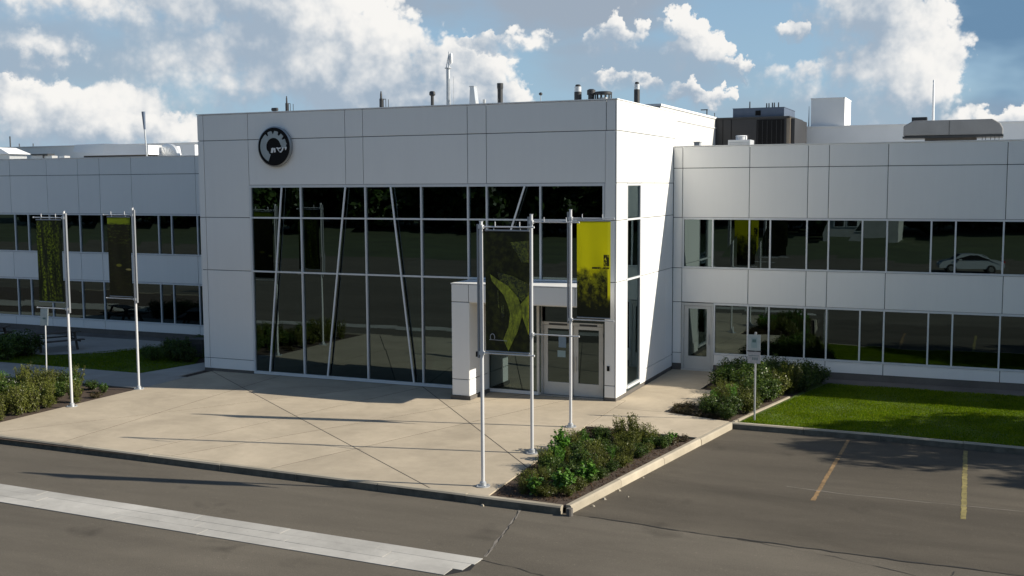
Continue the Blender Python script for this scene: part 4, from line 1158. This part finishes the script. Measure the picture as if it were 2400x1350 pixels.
def lime_mat():
    m, t, b = new_mat('banner_lime_print')
    geo = t.n('ShaderNodeNewGeometry')
    n = t.noise(t.v('MULTIPLY', geo.outputs['Position'], (9.0, 1.0, 2.5)), 2.0, 7.0, 0.75, 1.0)
    n2 = t.noise(geo.outputs['Position'], 7.0, 6.0, 0.7)
    f = t.m('MULTIPLY', t.rng(n, 0.36, 0.6, 0.1, 1), t.rng(n2, 0.35, 0.6, 0.35, 1))
    t.link(t.mix(f, c4((0.08, 0.088, 0.01)), c4((0.50, 0.52, 0.03))), b.inputs['Base Color'])
    b.inputs['Roughness'].default_value = 0.5
    return m
def lime_dim():
    m, t, b = new_mat('banner_olive_print')
    geo = t.n('ShaderNodeNewGeometry')
    n = t.noise(t.v('MULTIPLY', geo.outputs['Position'], (5.0, 1.0, 5.0)), 2.0, 7.0, 0.78, 1.5)
    t.link(t.mix(t.rng(n, 0.45, 0.66, 0, 1), c4((0.014, 0.016, 0.007)), c4((0.24, 0.26, 0.02))), b.inputs['Base Color'])
    b.inputs['Roughness'].default_value = 0.5
    return m
LIME = lime_mat(); OLIVE = lime_dim()
GP = 'tall banner poles along the plaza edges'
def banner_pole(x, y, s, top, label):
    t = thing('banner_pole', (x, y, 0), label, 'pole', GP)
    MB().lathe((x, y, 0), [(.17, 0), (.17, .022), (.085, .026), (.075, .10), (.052, .12)], 18).build('base_flange', GALV, t, True)
    for i in range(4):
        a = math.pi / 4 + i * math.pi / 2
        MB().tube((x + .135 * math.cos(a), y + .135 * math.sin(a), .022), (x + .135 * math.cos(a), y + .135 * math.sin(a), .05), .016, n=6).build('bolt', GALV, t)
    MB().tube((x, y, .1), (x, y, top), .043, .040, 16).build('shaft', POLE, t, True)
    MB().box(x - .045, x + .045, y - .02, y + .02, top, top + .012).build('cap', POLE, t)
    MB().box(x - s * .078 - .018, x - s * .078 + .018, y - .03, y + .03, 3.0, top - .06).build('rail', POLE_DK, t)
    for z in (3.2, 4.6, top - .25):
        MB().box(min(x - s * .085, x), max(x - s * .085, x), y - .02, y + .02, z - .03, z + .03).build('clamp', POLE_DK, t)
    for z in (6.0, 3.12):
        a = MB().tube((x, y, z), (x + s * 1.28, y, z), .017, .017, 10).build('arm', POLE, t, True)
        MB().tube((x + s * 1.27, y, z), (x + s * 1.30, y, z), .023, .023, 10).build('end_cap', POLE, a)
        MB().box(x - .052, x + .052, y - .052, y + .052, z - .04, z + .04).build('arm_bracket', POLE, t)
    for q in (.35, .95):
        MB().tube((x + s * q, y, 6.0), (x + s * q, y, 6.12), .012, n=6).build('eye_bolt', POLE, t)
    return t
banner_pole(.22, -10.62, 1, 6.12, 'banner pole nearest the road, at the corner of the shrub bed')
banner_pole(.08, -7.29, 1, 6.19, 'middle right banner pole with bare arms and no banner')
banner_pole(-.07, -4.0, 1, 6.24, 'banner pole carrying the yellow banner by the entrance doors')
banner_pole(-15.80, -7.17, -1, 6.20, 'left banner pole nearer the road beside the left shrub bed')
banner_pole(-15.95, -4.0, -1, 6.24, 'left banner pole farther from the road, at the shadow edge')
def banner(x0, x1, y, z0, z1, kind, label):
    nx, nz = 14, 24
    vs, fs = [], []
    for j in range(nz + 1):
        for i in range(nx + 1):
            u, v = i / nx, j / nz
            w = .012 * math.sin(u * 7 + v * 3) * math.sin(v * math.pi) + .008 * math.sin(v * 11 + u * 2)
            vs.append((x0 + (x1 - x0) * u, y + w * math.sin(u * math.pi), z0 + (z1 - z0) * v))
    n1 = len(vs)
    for j in range(nz):
        for i in range(nx):
            a = j * (nx + 1) + i
            fs.append((a, a + 1, a + nx + 2, a + nx + 1))
    t = thing('banner', ((x0 + x1) / 2, y, z0), label, 'banner', 'printed banners hanging from the poles')
    MB().add(vs, fs).build('cloth', banner_mat(kind), t, True)
    for z in (z0, z1):
        MB().tube((x0, y, z), (x1, y, z), .018, n=8).build('hem', POLE_DK, t)
    for z in (z1,):
        for q in (.2, .8):
            xx = x0 + (x1 - x0) * q
            MB().tube((xx, y, z), (xx, y, z + .06), .008, n=6).build('tie', POLE, t)
    return t
b1 = banner(.32, 1.40, -10.62, 3.17, 5.92, 'dark', 'dark banner with lime green swoosh on the pole nearest the road')
banner(.12, 1.12, -4.0, 3.19, 5.93, 'yellow', 'bright yellow banner darkening to black below, beside the entrance doors')
banner(-16.98, -15.93, -7.17, 3.32, 5.93, 'leafy', 'dark banner with green leaf pattern on the nearer left pole')
banner(-17.08, -16.06, -4.0, 3.19, 5.93, 'grassy', 'dark banner with lime green top band on the farther left pole')
def bp(pts):
    return [(.32 + (x - 110) / 340 * 1.08, 5.92 - (y - 225) / 960 * 2.75) for x, y in pts]
for pts, m in (([(150, 570), (215, 615), (300, 665), (362, 738), (392, 820), (394, 900), (362, 1015), (290, 1172), (252, 1085), (292, 980), (305, 880), (284, 800), (255, 730), (200, 665), (165, 625)], LIME),
               ([(308, 315), (445, 302), (445, 470), (392, 470), (360, 400), (330, 360)], OLIVE),
               ([(205, 552), (330, 580), (445, 640), (445, 725), (392, 780), (352, 730), (290, 660), (225, 618)], OLIVE),
               ([(384, 800), (445, 725), (445, 1035), (398, 895)], LIME),
               ([(235, 820), (255, 810), (262, 900), (240, 915)], OLIVE), ([(205, 700), (215, 690), (222, 840), (212, 830)], OLIVE)):
    MB().prism_y(bp(pts)[::-1], -10.648, -10.642).build('print', m, b1)
# thin outline mark low on the dark banner
MB().tube((.42, -10.646, 3.44), (.86, -10.646, 3.43), .006, n=6).build('print', SIGNLOW, b1)
arc = [(.50 + .055 * math.cos(R(a)), 3.50 + .075 * math.sin(R(a))) for a in range(-40, 221, 26)]
am = MB()
for p, q in zip(arc[:-1], arc[1:]):
    am.tube((p[0], -10.646, p[1]), (q[0], -10.646, q[1]), .007, n=6)
am.build('print', SIGNLOW, b1)

# ------------------------------------------------------------------ signs
t = thing('parking_sign', (4.64, -1.13, 0), 'metal post with two pale sign plates at the lawn corner', 'sign')
MB().tube((4.64, -1.13, -.05), (4.64, -1.13, 2.62), .028, .028, 10).build('post', GALV, t, True)
MB().box(4.42, 4.79, -1.166, -1.160, 2.08, 2.55).build('upper_plate', SIGNBACK, t)
MB().box(4.42, 4.79, -1.166, -1.160, 1.70, 2.04).build('lower_plate', SIGNLOW, t)
MB().box(4.40, 4.81, -1.160, -1.150, 2.045, 2.075).build('bracket', DARKMETAL, t)
MB().box(4.52, 4.69, -1.1695, -1.1665, 2.16, 2.46).build('marking', mat_plain('sign_tint', (0.36, 0.46, 0.45), .5), t)
MB().box(4.55, 4.66, -1.172, -1.170, 2.32, 2.41).build('marking', SIGNINK, t)
MB().box(4.46, 4.75, -1.1695, -1.1665, 1.92, 1.935).build('marking', SIGNINK, t)
for i, x in enumerate((4.56, 4.62, 4.68)):
    MB().box(x, x + .03, -1.1695, -1.1665, 1.80, 1.88).build('marking', SIGNINK, t)
MB().tube((4.60, -1.17, 2.56), (4.68, -1.17, 2.60), .015, n=6).build('clip', GALV, t)
t = thing('parking_sign', (-20.22, -3.95, 0), 'slim post with one pale sign plate above the left shrubs', 'sign')
MB().tube((-20.25, -3.95, -.05), (-20.2, -3.95, 2.05), .024, .024, 10).build('post', POLE, t, True)
MB().add([(-20.42, -3.985, 2.0), (-20.05, -3.985, 2.02), (-20.0, -3.985, 2.64), (-20.36, -3.985, 2.62), (-20.42, -3.975, 2.0), (-20.05, -3.975, 2.02), (-20.0, -3.975, 2.64), (-20.36, -3.975, 2.62)],
         [(0, 1, 2, 3), (7, 6, 5, 4), (1, 0, 4, 5), (2, 1, 5, 6), (3, 2, 6, 7), (0, 3, 7, 4)]).build('plate', SIGNBACK, t)
MB().box(-20.27, -20.13, -3.99, -3.987, 2.24, 2.30).build('marking', SIGNINK, t)

# ------------------------------------------------------------------ picnic tables, utility box, debris
def picnic(x, y, rz, label):
    t = thing('picnic_table', (0, 0, 0), label, 'table', 'picnic tables on the left patio')
    for i in range(5):
        MB().box(-1.0, 1.0, -.38 + i * .155, -.38 + i * .155 + .14, .72, .76).build('top_plank', WOOD, t)
    for s in (-1, 1):
        for k in range(2):
            MB().box(-1.0, 1.0, s * .72 - .15 + k * .155, s * .72 - .01 + k * .155, .43, .465).build('seat_plank', WOOD, t)
    for sx in (-.75, .75):
        for s in (-1, 1):
            MB().add([(sx - .04, s * .62 - .05, 0), (sx + .04, s * .62 - .05, 0), (sx + .04, s * .62 + .05, 0), (sx - .04, s * .62 + .05, 0),
                      (sx - .04, s * .25 - .05, .72), (sx + .04, s * .25 - .05, .72), (sx + .04, s * .25 + .05, .72), (sx - .04, s * .25 + .05, .72)],
                     [(0, 3, 2, 1), (4, 5, 6, 7), (0, 1, 5, 4), (1, 2, 6, 5), (2, 3, 7, 6), (3, 0, 4, 7)]).build('leg', WOOD, t)
        MB().box(sx + .042, sx + .08, -.85, .85, .36, .43).build('cross_beam', WOOD, t)
    t.location = (x, y, 0); t.rotation_euler.z = rz
    return t
picnic(-25.9, 1.9, R(62), 'dark wooden picnic table standing on the left patio behind the sign post')
picnic(-30.4, 2.2, R(20), 'dark wooden picnic table at the left edge of the picture')
t = thing('utility_box', (-18.8, 2.6, 0), 'low dark utility cabinet among the shaded shrubs by the wall', 'box')
MB().box(-19.15, -18.5, 2.5, 3.0, 0, .68).build('cabinet', DARKMETAL, t, bevel=.01)
MB().box(-19.18, -18.47, 2.47, 3.03, .682, .73).build('lid', DARKMETAL, t)
MB().box(-19.05, -18.6, 2.485, 2.498, .2, .55).build('louvre', TOWER, t)
for i, (x, y, s) in enumerate(((2.95, -10.0, .06), (3.05, -9.2, .05), (2.9, -10.6, .045), (3.4, -9.6, .03), (.62, -11.5, .05), (3.25, -7.9, .035))):
    mb = MB()
    pts = [(x + s * random.uniform(.6, 1) * math.cos(a) * 1.3, y + s * random.uniform(.6, 1) * math.sin(a)) for a in np.linspace(0, 2 * math.pi, 7)[:-1]]
    n = len(pts)
    mb.add([(px, py, ZR) for px, py in pts] + [(x + (px - x) * .5, y + (py - y) * .5, ZR + s * .8) for px, py in pts],
           [tuple(range(n, 2 * n))] + [(k, (k + 1) % n, n + (k + 1) % n, n + k) for k in range(n)])
    single('pebble', mb, KERB, 'small loose concrete crumb lying on the asphalt by the kerb', 'stone', 'crumbs along the kerb')

# ------------------------------------------------------------------ plants
def leaf_mesh(name, centers, normals, size, mat, asp=1.7):
    n = len(centers)
    nrm = normals / np.linalg.norm(normals, axis=1, keepdims=True)
    t = np.cross(nrm, rng.normal(size=(n, 3))); t /= np.linalg.norm(t, axis=1, keepdims=True)
    b = np.cross(nrm, t)
    s = (size * rng.uniform(.6, 1.3, n))[:, None]
    v = np.empty((n, 4, 3))
    v[:, 0] = centers - t * s * asp * .5
    v[:, 1] = centers + b * s * .5
    v[:, 2] = centers + t * s * asp * .5
    v[:, 3] = centers - b * s * .5
    me = bpy.data.meshes.new(name)
    me.vertices.add(4 * n); me.vertices.foreach_set('co', v.ravel())
    me.loops.add(4 * n); me.loops.foreach_set('vertex_index', np.arange(4 * n, dtype=np.int32))
    me.polygons.add(n); me.polygons.foreach_set('loop_start', np.arange(0, 4 * n, 4, dtype=np.int32))
    me.update(); me.validate()
    me.materials.append(mat)
    return me
def shrub_proto(h, r, mat, leaf, nst, nl, upright=0.5, seed=0):
    """stems that arch out from the base with leaves crowded towards their tips"""
    C, N = [], []
    stems = MB()
    for i in range(nst):
        a = rng.uniform(0, 2 * math.pi); rr = r * math.sqrt(rng.uniform(0.02, 1)) ; hh = h * rng.uniform(.55, 1.05) * (1 - .38 * (rr / r) ** 2)
        tip = np.array([rr * math.cos(a), rr * math.sin(a), hh])
        mid = np.array([tip[0] * (.35 if upright > .5 else .55), tip[1] * (.35 if upright > .5 else .55), hh * .55])
        base = np.array([rng.normal(0, .04), rng.normal(0, .04), -.05])
        if i < 10:
            stems.tube(base, mid, .010, .007, 5, False).tube(mid, tip * .97, .007, .003, 5, False)
        tt = 1 - rng.uniform(0, 1, nl) ** 1.5 * .75
        p = (1 - tt)[:, None] ** 2 * base + (2 * tt * (1 - tt))[:, None] * mid + (tt ** 2)[:, None] * tip
        p = p + rng.normal(0, .045 * (r / .45), (nl, 3)) * np.array([1, 1, .8])
        C.append(p)
        N.append(rng.normal(0, .6, (nl, 3)) + np.array([0, 0, .8]) + (p - np.array([0, 0, h * .3])) * 1.2)
    C = np.concatenate(C); N = np.concatenate(N)
    C[:, 2] = np.maximum(C[:, 2], .01)
    me = leaf_mesh('foliage', C, N, leaf, mat)
    sm = bpy.data.meshes.new('stems'); sm.from_pydata([tuple(q) for q in stems.v], [], stems.f); sm.materials.append(BARK)
    return me, sm
def spiky_proto(h, r, mat, nst, nl):
    """upright feathery plant: many thin wands with narrow leaves"""
    C, N = [], []
    stems = MB()
    for i in range(nst):
        a = rng.uniform(0, 2 * math.pi); rr = r * rng.uniform(.1, 1); hh = h * rng.uniform(.5, 1.1)
        base = np.array([rng.normal(0, .07), rng.normal(0, .07), -.05]); tip = np.array([rr * math.cos(a), rr * math.sin(a), hh])
        if i < 12: stems.tube(base, tip, .006, .003, 5, False)
        tt = rng.uniform(.15, 1, nl)[:, None]
        p = base + (tip - base) * tt + rng.normal(0, .018, (nl, 3))
        C.append(p); N.append(rng.normal(0, 1, (nl, 3)) * np.array([1, 1, .25]))
    C = np.concatenate(C); N = np.concatenate(N); C[:, 2] = np.maximum(C[:, 2], .01)
    me = leaf_mesh('foliage', C, N, .018, mat, 3.6)
    sm = bpy.data.meshes.new('stems'); sm.from_pydata([tuple(q) for q in stems.v], [], stems.f); sm.materials.append(BARK)
    return me, sm
PROTO = {
    'dark': [shrub_proto(.72, .40, LEAF_D, .034, 52, 46, .4) for _ in range(4)],
    'olive': [shrub_proto(.62, .38, LEAF_O, .026, 60, 48, .7) for _ in range(2)] + [spiky_proto(.8, .3, LEAF_O, 46, 46) for _ in range(2)],
    'bright': [shrub_proto(.60, .26, LEAF_B, .055, 26, 24, .7) for _ in range(2)] + [spiky_proto(.75, .22, LEAF_B, 40, 40)],
    'russet': [shrub_proto(.30, .36, LEAF_R, .028, 46, 28, .2) for _ in range(2)],
}
WORDS = {'dark': 'dark green leafy shrub', 'olive': 'olive green feathery shrub', 'bright': 'bright green shrub', 'russet': 'russet brown shrub'}
def shrub(x, y, kind, sc, place, hz=1.0, z=-.05):
    """place: phrase that says where the plant stands"""
    me, sm = random.choice(PROTO[kind])
    e = bpy.data.objects.new('shrub', None)
    e.empty_display_size = .2
    e.location = (x, y, z); e.rotation_euler.z = random.uniform(0, 6.28); e.scale = (sc, sc, sc * hz)
    COL.objects.link(e)
    size = 'big ' if sc > 1.25 else ('low ' if sc < .62 or kind == 'russet' else ('small ' if sc < .85 else ''))
    tag(e, size + WORDS[kind] + ' ' + place, 'shrub', kind + ' shrubs ' + place)
    for nm, m in (('foliage', me), ('stems', sm)):
        o = bpy.data.objects.new(nm, m); COL.objects.link(o); o.parent = e
    return e
def inside(P, x, y):
    c = False
    for i in range(len(P)):
        (x1, y1), (x2, y2) = P[i], P[i - 1]
        if (y1 > y) != (y2 > y) and x < (x2 - x1) * (y - y1) / (y2 - y1) + x1: c = not c
    return c
def scatter(P, gap, tries=4000):
    xs = [p[0] for p in P]; ys = [p[1] for p in P]; out = []
    for _ in range(tries):
        x, y = random.uniform(min(xs), max(xs)), random.uniform(min(ys), max(ys))
        if inside(P, x, y) and all((x - a) ** 2 + (y - b) ** 2 > gap * gap for a, b in out): out.append((x, y))
    return out
# bed between the plaza and the parking lot
def bed_place(x, y):
    end = 'at the road end' if y < -9.0 else ('in the middle' if y < -6.4 else 'at the footpath end')
    side = 'plaza side' if x < 1.35 + (y + 11) * .03 else 'kerb side'
    return '%s of the parking bed, %s' % (end, side)
for x, y in scatter([(1.25, -10.7), (.75, -7.6), (.85, -6.0), (1.3, -5.3), (2.8, -5.3), (2.75, -7.0), (2.25, -10.8)], .37):
    k = random.choices(['dark', 'olive', 'bright', 'russet'], [4, 4.5, 1.6, 1.2])[0]
    shrub(x, y, k, random.uniform(.50, .92), bed_place(x, y), random.uniform(.6, 1.05))
for x, y, k, s in ((.72, -6.9, 'bright', 1.15), (2.05, -10.3, 'bright', 1.05), (1.55, -10.7, 'bright', .8), (2.3, -9.3, 'bright', .95), (2.1, -5.1, 'olive', 1.0), (2.45, -5.0, 'olive', .95), (1.7, -4.9, 'olive', .8), (3.05, -5.3, 'dark', .6), (3.1, -4.7, 'bright', .6), (1.0, -8.6, 'olive', .8), (1.7, -7.3, 'olive', .9)):
    shrub(x, y, k, s, bed_place(x, y))
for x, y in scatter([(.6, -5.6), (.5, -4.2), (3.3, -4.3), (3.2, -4.9)], .42):
    shrub(x, y, 'russet', random.uniform(.5, .8), bed_place(x, y))
# bed left of the plaza
LB = [(-16.35, -9.9), (-16.35, -5.6), (-16.6, -4.5), (-19.4, -4.4), (-21.2, -5.7), (-20.6, -7.6), (-18.8, -9.8)]
for x, y in scatter(LB, .50):
    far = x > -17.6 and y > -6.3
    k = 'russet' if far and random.random() < .6 else random.choices(['dark', 'olive', 'russet', 'bright'], [3, 7, .6, .5])[0]
    pl = 'between the two left poles' if far else ('at the plaza edge of the left bed' if x > -17.4 else ('round the foot of the left sign' if y > -5.6 else 'inside the left bed'))
    shrub(x, y, k, random.uniform(.45, .7) if far else random.uniform(.8, 1.25), pl, random.uniform(.8, 1.1))
shrub(-16.8, -4.75, 'bright', .6, 'alone beside the farther left pole')
# big clump by the side door and the lawn corner
for x, y in scatter([(2.55, 3.5), (2.5, 6.1), (5.6, 6.2), (5.3, 3.9), (4.6, 2.6), (3.6, 2.9)], .50):
    k = random.choices(['dark', 'olive', 'bright'], [7, 2, .7])[0]
    shrub(x, y, k, random.uniform(.95, 1.5), 'in the clump beside the side door' if x < 4.0 else 'at the lawn end of the door clump')
for x, y in scatter([(3.0, -.7), (3.0, 1.2), (3.4, 2.6), (4.55, 2.6), (4.1, -1.1), (3.6, -1.25)], .44):
    k = random.choices(['dark', 'olive', 'bright'], [4, 5, .9])[0]
    shrub(x, y, k, random.uniform(.7, 1.3), 'behind the sign post at the lawn corner' if y < .8 else 'between sign post and door clump', random.uniform(.9, 1.15))
for x, y in scatter([(2.0, -.85), (2.05, .2), (3.0, .3), (3.4, -1.2)], .38):
    k = random.choices(['russet', 'bright'], [3, 1])[0]
    shrub(x, y, k, random.uniform(.5, .75), 'in the small bed beside the footpath')
# shaded hedge left of the entrance block and clump at the far left
for x, y in scatter([(-20.6, 1.0), (-17.9, 1.4), (-16.9, 2.2), (-16.9, 5.4), (-20.0, 5.4)], .6):
    if -19.4 < x < -18.2 and 2.0 < y < 3.2: continue
    shrub(x, y, 'dark', random.uniform(.9, 1.3), 'in shade against the entrance block' if x > -18.4 else 'in shade beside the utility cabinet')
for x, y in scatter([(-30, -1.0), (-25.4, -1.0), (-25.6, .4), (-30, .6)], .55):
    shrub(x, y, 'dark', random.uniform(1.1, 1.6), 'in shade beside the patio')
# ------------------------------------------------------------------ white gravel stones in the left bed
gm = MB()
for _ in range(900):
    x, y = random.uniform(-25, -20.7), random.uniform(-6.3, -4.35); s = random.uniform(.03, .07)
    z = -.02
    pts = [(x + s * random.uniform(.7, 1.1) * math.cos(a), y + s * random.uniform(.7, 1.1) * math.sin(a), z) for a in (0, 1.25, 2.5, 3.8, 5.0)]
    gm.add(pts + [(x, y, z + s * .8)], [(i, (i + 1) % 5, 5) for i in range(5)])
tag(gm.build('gravel', mat_plain('white_gravel', (.62, .61, .58), .9, var=.2, nscale=9)), 'white gravel stones in the left shrub bed', 'gravel', kind='stuff')
# bark chips in the mulch bed
cm = MB()
for _ in range(2600):
    y = random.uniform(-11.1, -4.0); x = random.uniform(.5, KX(y) - .2); s = random.uniform(.02, .05); a = random.uniform(0, 3.14)
    if x < .75 - (y + 11.2) * .06 - .02: continue
    dx, dy = math.cos(a) * s, math.sin(a) * s
    cm.add([(x - dx, y - dy, -.045), (x + dy * .4, y - dx * .4, -.03), (x + dx, y + dy, -.03 + random.uniform(0, .02)), (x - dy * .4, y + dx * .4, -.045)], [(0, 1, 2, 3)])
tag(cm.build('bark_mulch', mat_leaf('bark_chip', [(.03, .018, .012), (.07, .042, .026), (.12, .075, .045)], .0)), 'brown bark mulch in the bed beside the parking kerb', 'mulch', kind='stuff')

# ------------------------------------------------------------------ trees (right of the frame, and the wood mirrored in the glass)
def tree_proto(h, r, leaf, nclump, per, low=.32):
    tr = MB()
    tr.tube((0, 0, -.2), (.05, .03, h * .35), .16, .12, 9, False).tube((.05, .03, h * .35), (0, .1, h * .7), .12, .05, 9, False).tube((0, .1, h * .7), (0, 0, h * .95), .05, .02, 7, False)
    C, N = [], []
    for i in range(nclump):
        u = rng.uniform(0.0, 1); a = rng.uniform(0, 2 * math.pi)
        zz = h * (low + (.98 - low) * u)
        env = r * math.sin(math.pi * (.12 + .85 * u)) ** .7 * rng.uniform(.35, 1.05)
        c = np.array([env * math.cos(a), env * math.sin(a), zz])
        tr.tube((0, .05, max(h * .3, zz - env * .8)), tuple(c), .035, .012, 5, False)
        cr = r * rng.uniform(.18, .34)
        p = rng.normal(0, 1, (per, 3)); p /= np.linalg.norm(p, axis=1, keepdims=True)
        p *= (cr * rng.uniform(.3, 1, per) ** .5)[:, None]
        p[:, 2] *= .75
        C.append(c + p); N.append(p + rng.normal(0, .4 * cr, (per, 3)) + np.array([0, 0, .3 * cr]))
    me = leaf_mesh('crown', np.concatenate(C), np.concatenate(N), leaf, LEAF_T, 1.5)
    tm = bpy.data.meshes.new('trunk'); tm.from_pydata([tuple(q) for q in tr.v], [], tr.f); tm.materials.append(BARK)
    return me, tm
TP = [tree_proto(8.5, 2.2, .16, 70, 90), tree_proto(9.5, 2.6, .2, 80, 80)]
TF = [tree_proto(13, 5.0, .6, 110, 60, .10), tree_proto(15, 5.6, .65, 110, 60, .10)]
def tree(x, y, P, sc, label, group):
    e = bpy.data.objects.new('tree', None); e.location = (x, y, -.15); e.rotation_euler.z = random.uniform(0, 6.28); e.scale = (sc, sc, sc * random.uniform(.9, 1.12))
    COL.objects.link(e); tag(e, label, 'tree', group)
    for nm, m in (('crown', P[0]), ('trunk', P[1])):
        o = bpy.data.objects.new(nm, m); COL.objects.link(o); o.parent = e
for x, y, s in ((22.6, 2.6, .9), (24.0, .6, .92), (28.5, -1.0, 1.0)):
    tree(x, y, random.choice(TP), s, 'leafy tree on the lawn right of the frame casting shadow', 'trees on the lawn')
for i in range(46):
    tree(-165 + i * 5.6 + random.uniform(-2, 2), -120 + random.uniform(-8, 8), random.choice(TF), random.uniform(1.0, 1.35), 'dark leafy tree of the wood mirrored in the windows', 'wood across the road')
for i in range(40):
    tree(-170 + i * 6.6 + random.uniform(-2, 2), -138 + random.uniform(-5, 5), random.choice(TF), random.uniform(1.3, 1.6), 'dark leafy tree of the wood mirrored in the windows', 'wood across the road')
# white house mirrored in the upper right windows
HOUSE = mat_plain('house_render', (0.42, 0.42, 0.41), 0.8, var=0.15, nscale=0.8)
t = thing('house', (-3.4, -104, 0), 'small pale house across the road mirrored in the upper windows', 'house')
MB().box(-7.7, .9, -108, -100, -.2, 3.4).build('wall', HOUSE, t)
MB().add([(-8.1, -108.5, 3.41), (1.3, -108.5, 3.41), (1.3, -99.5, 3.41), (-8.1, -99.5, 3.41), (-8.1, -104, 5.6), (1.3, -104, 5.6)], [(0, 1, 5, 4), (2, 3, 4, 5), (0, 4, 3), (1, 2, 5), (0, 3, 2, 1)]).build('roof', DARKMETAL, t)
for x in (-5.9, -4.2):
    w = MB().box(x - .75, x + .75, -99.998, -99.9, 1.0, 2.5).build('window', LETTER, t)
    box('pane', GLASS, w, x - .6, x + .6, -99.899, -99.88, 1.1, 2.4)
# car mirrored in the upper right windows
def car(x, y, rz, label):
    t = thing('parked_car', (0, 0, 0), label, 'car')
    prof = [(-2.35, .35), (-2.38, .62), (-2.2, .95), (-1.55, 1.02), (-1.0, 1.42), (-.2, 1.50), (.75, 1.46), (1.35, 1.05), (2.1, .92), (2.38, .62), (2.36, .35)]
    n = len(prof)
    vs = []
    for yy, k in ((-.90, 0), (-.70, 1), (.70, 1), (.90, 0)):
        for px, pz in prof:
            vs.append((px, yy if pz < 1.06 or k == 0 and False else math.copysign(.64 if abs(yy) > .8 else .55, yy), pz))
    fs = [(r * n + i, (r + 1) * n + i, (r + 1) * n + (i + 1) % n, r * n + (i + 1) % n) for r in range(3) for i in range(n)]
    fs += [tuple(range(n)), tuple(range(4 * n - 1, 3 * n - 1, -1))]
    MB().add(vs, fs).build('body', CARW, t, True)
    for s in (-1, 1):
        MB().add([(-1.45, s * .86, 1.05), (1.15, s * .86, 1.05), (.68, s * .66, 1.42), (-.95, s * .66, 1.42), (-1.45, s * .84, 1.05), (1.15, s * .84, 1.05), (.68, s * .62, 1.42), (-.95, s * .62, 1.42)],
                 [(0, 1, 2, 3), (7, 6, 5, 4), (0, 4, 5, 1), (1, 5, 6, 2), (2, 6, 7, 3), (3, 7, 4, 0)]).build('side_window', BLACK, t)
        MB().box(2.0, 2.34, s * .62 - .18, s * .62 + .18, .66, .80).build('headlight', LAMPW, t)
        MB().box(-2.40, -2.2, s * .66 - .16, s * .66 + .16, .70, .88).build('tail_light', LAMP_RED, t)
        MB().box(.75, .95, s * .98 - .08, s * .98 + .08, 1.0, 1.12).build('mirror', CARW, t)
        for wx in (-1.45, 1.45):
            w = MB().tube((wx, s * .72, .33), (wx, s * .93, .33), .33, .33, 20).build('wheel', TYRE, t, True)
            MB().tube((wx, s * .90, .33), (wx, s * .94, .33), .2, .19, 14).build('rim', STEEL, w, True)
    MB().add([(1.32, -.6, 1.07), (1.32, .6, 1.07), (.80, .52, 1.45), (.80, -.52, 1.45), (1.36, -.6, 1.07), (1.36, .6, 1.07), (.84, .52, 1.45), (.84, -.52, 1.45)], [(0, 3, 2, 1), (4, 5, 6, 7), (0, 1, 5, 4), (1, 2, 6, 5), (2, 3, 7, 6), (3, 0, 4, 7)]).build('windscreen', BLACK, t)
    t.location = (x, y, ZR); t.rotation_euler.z = rz
car(9.9, -46.6, R(170), 'pale silver car parked across the road, mirrored in the upper windows of the right wing')
# far side of the road
sheet('verge', FIELD, [(-120, -74), (120, -74), (120, -62), (-120, -62)], ZR - .004)
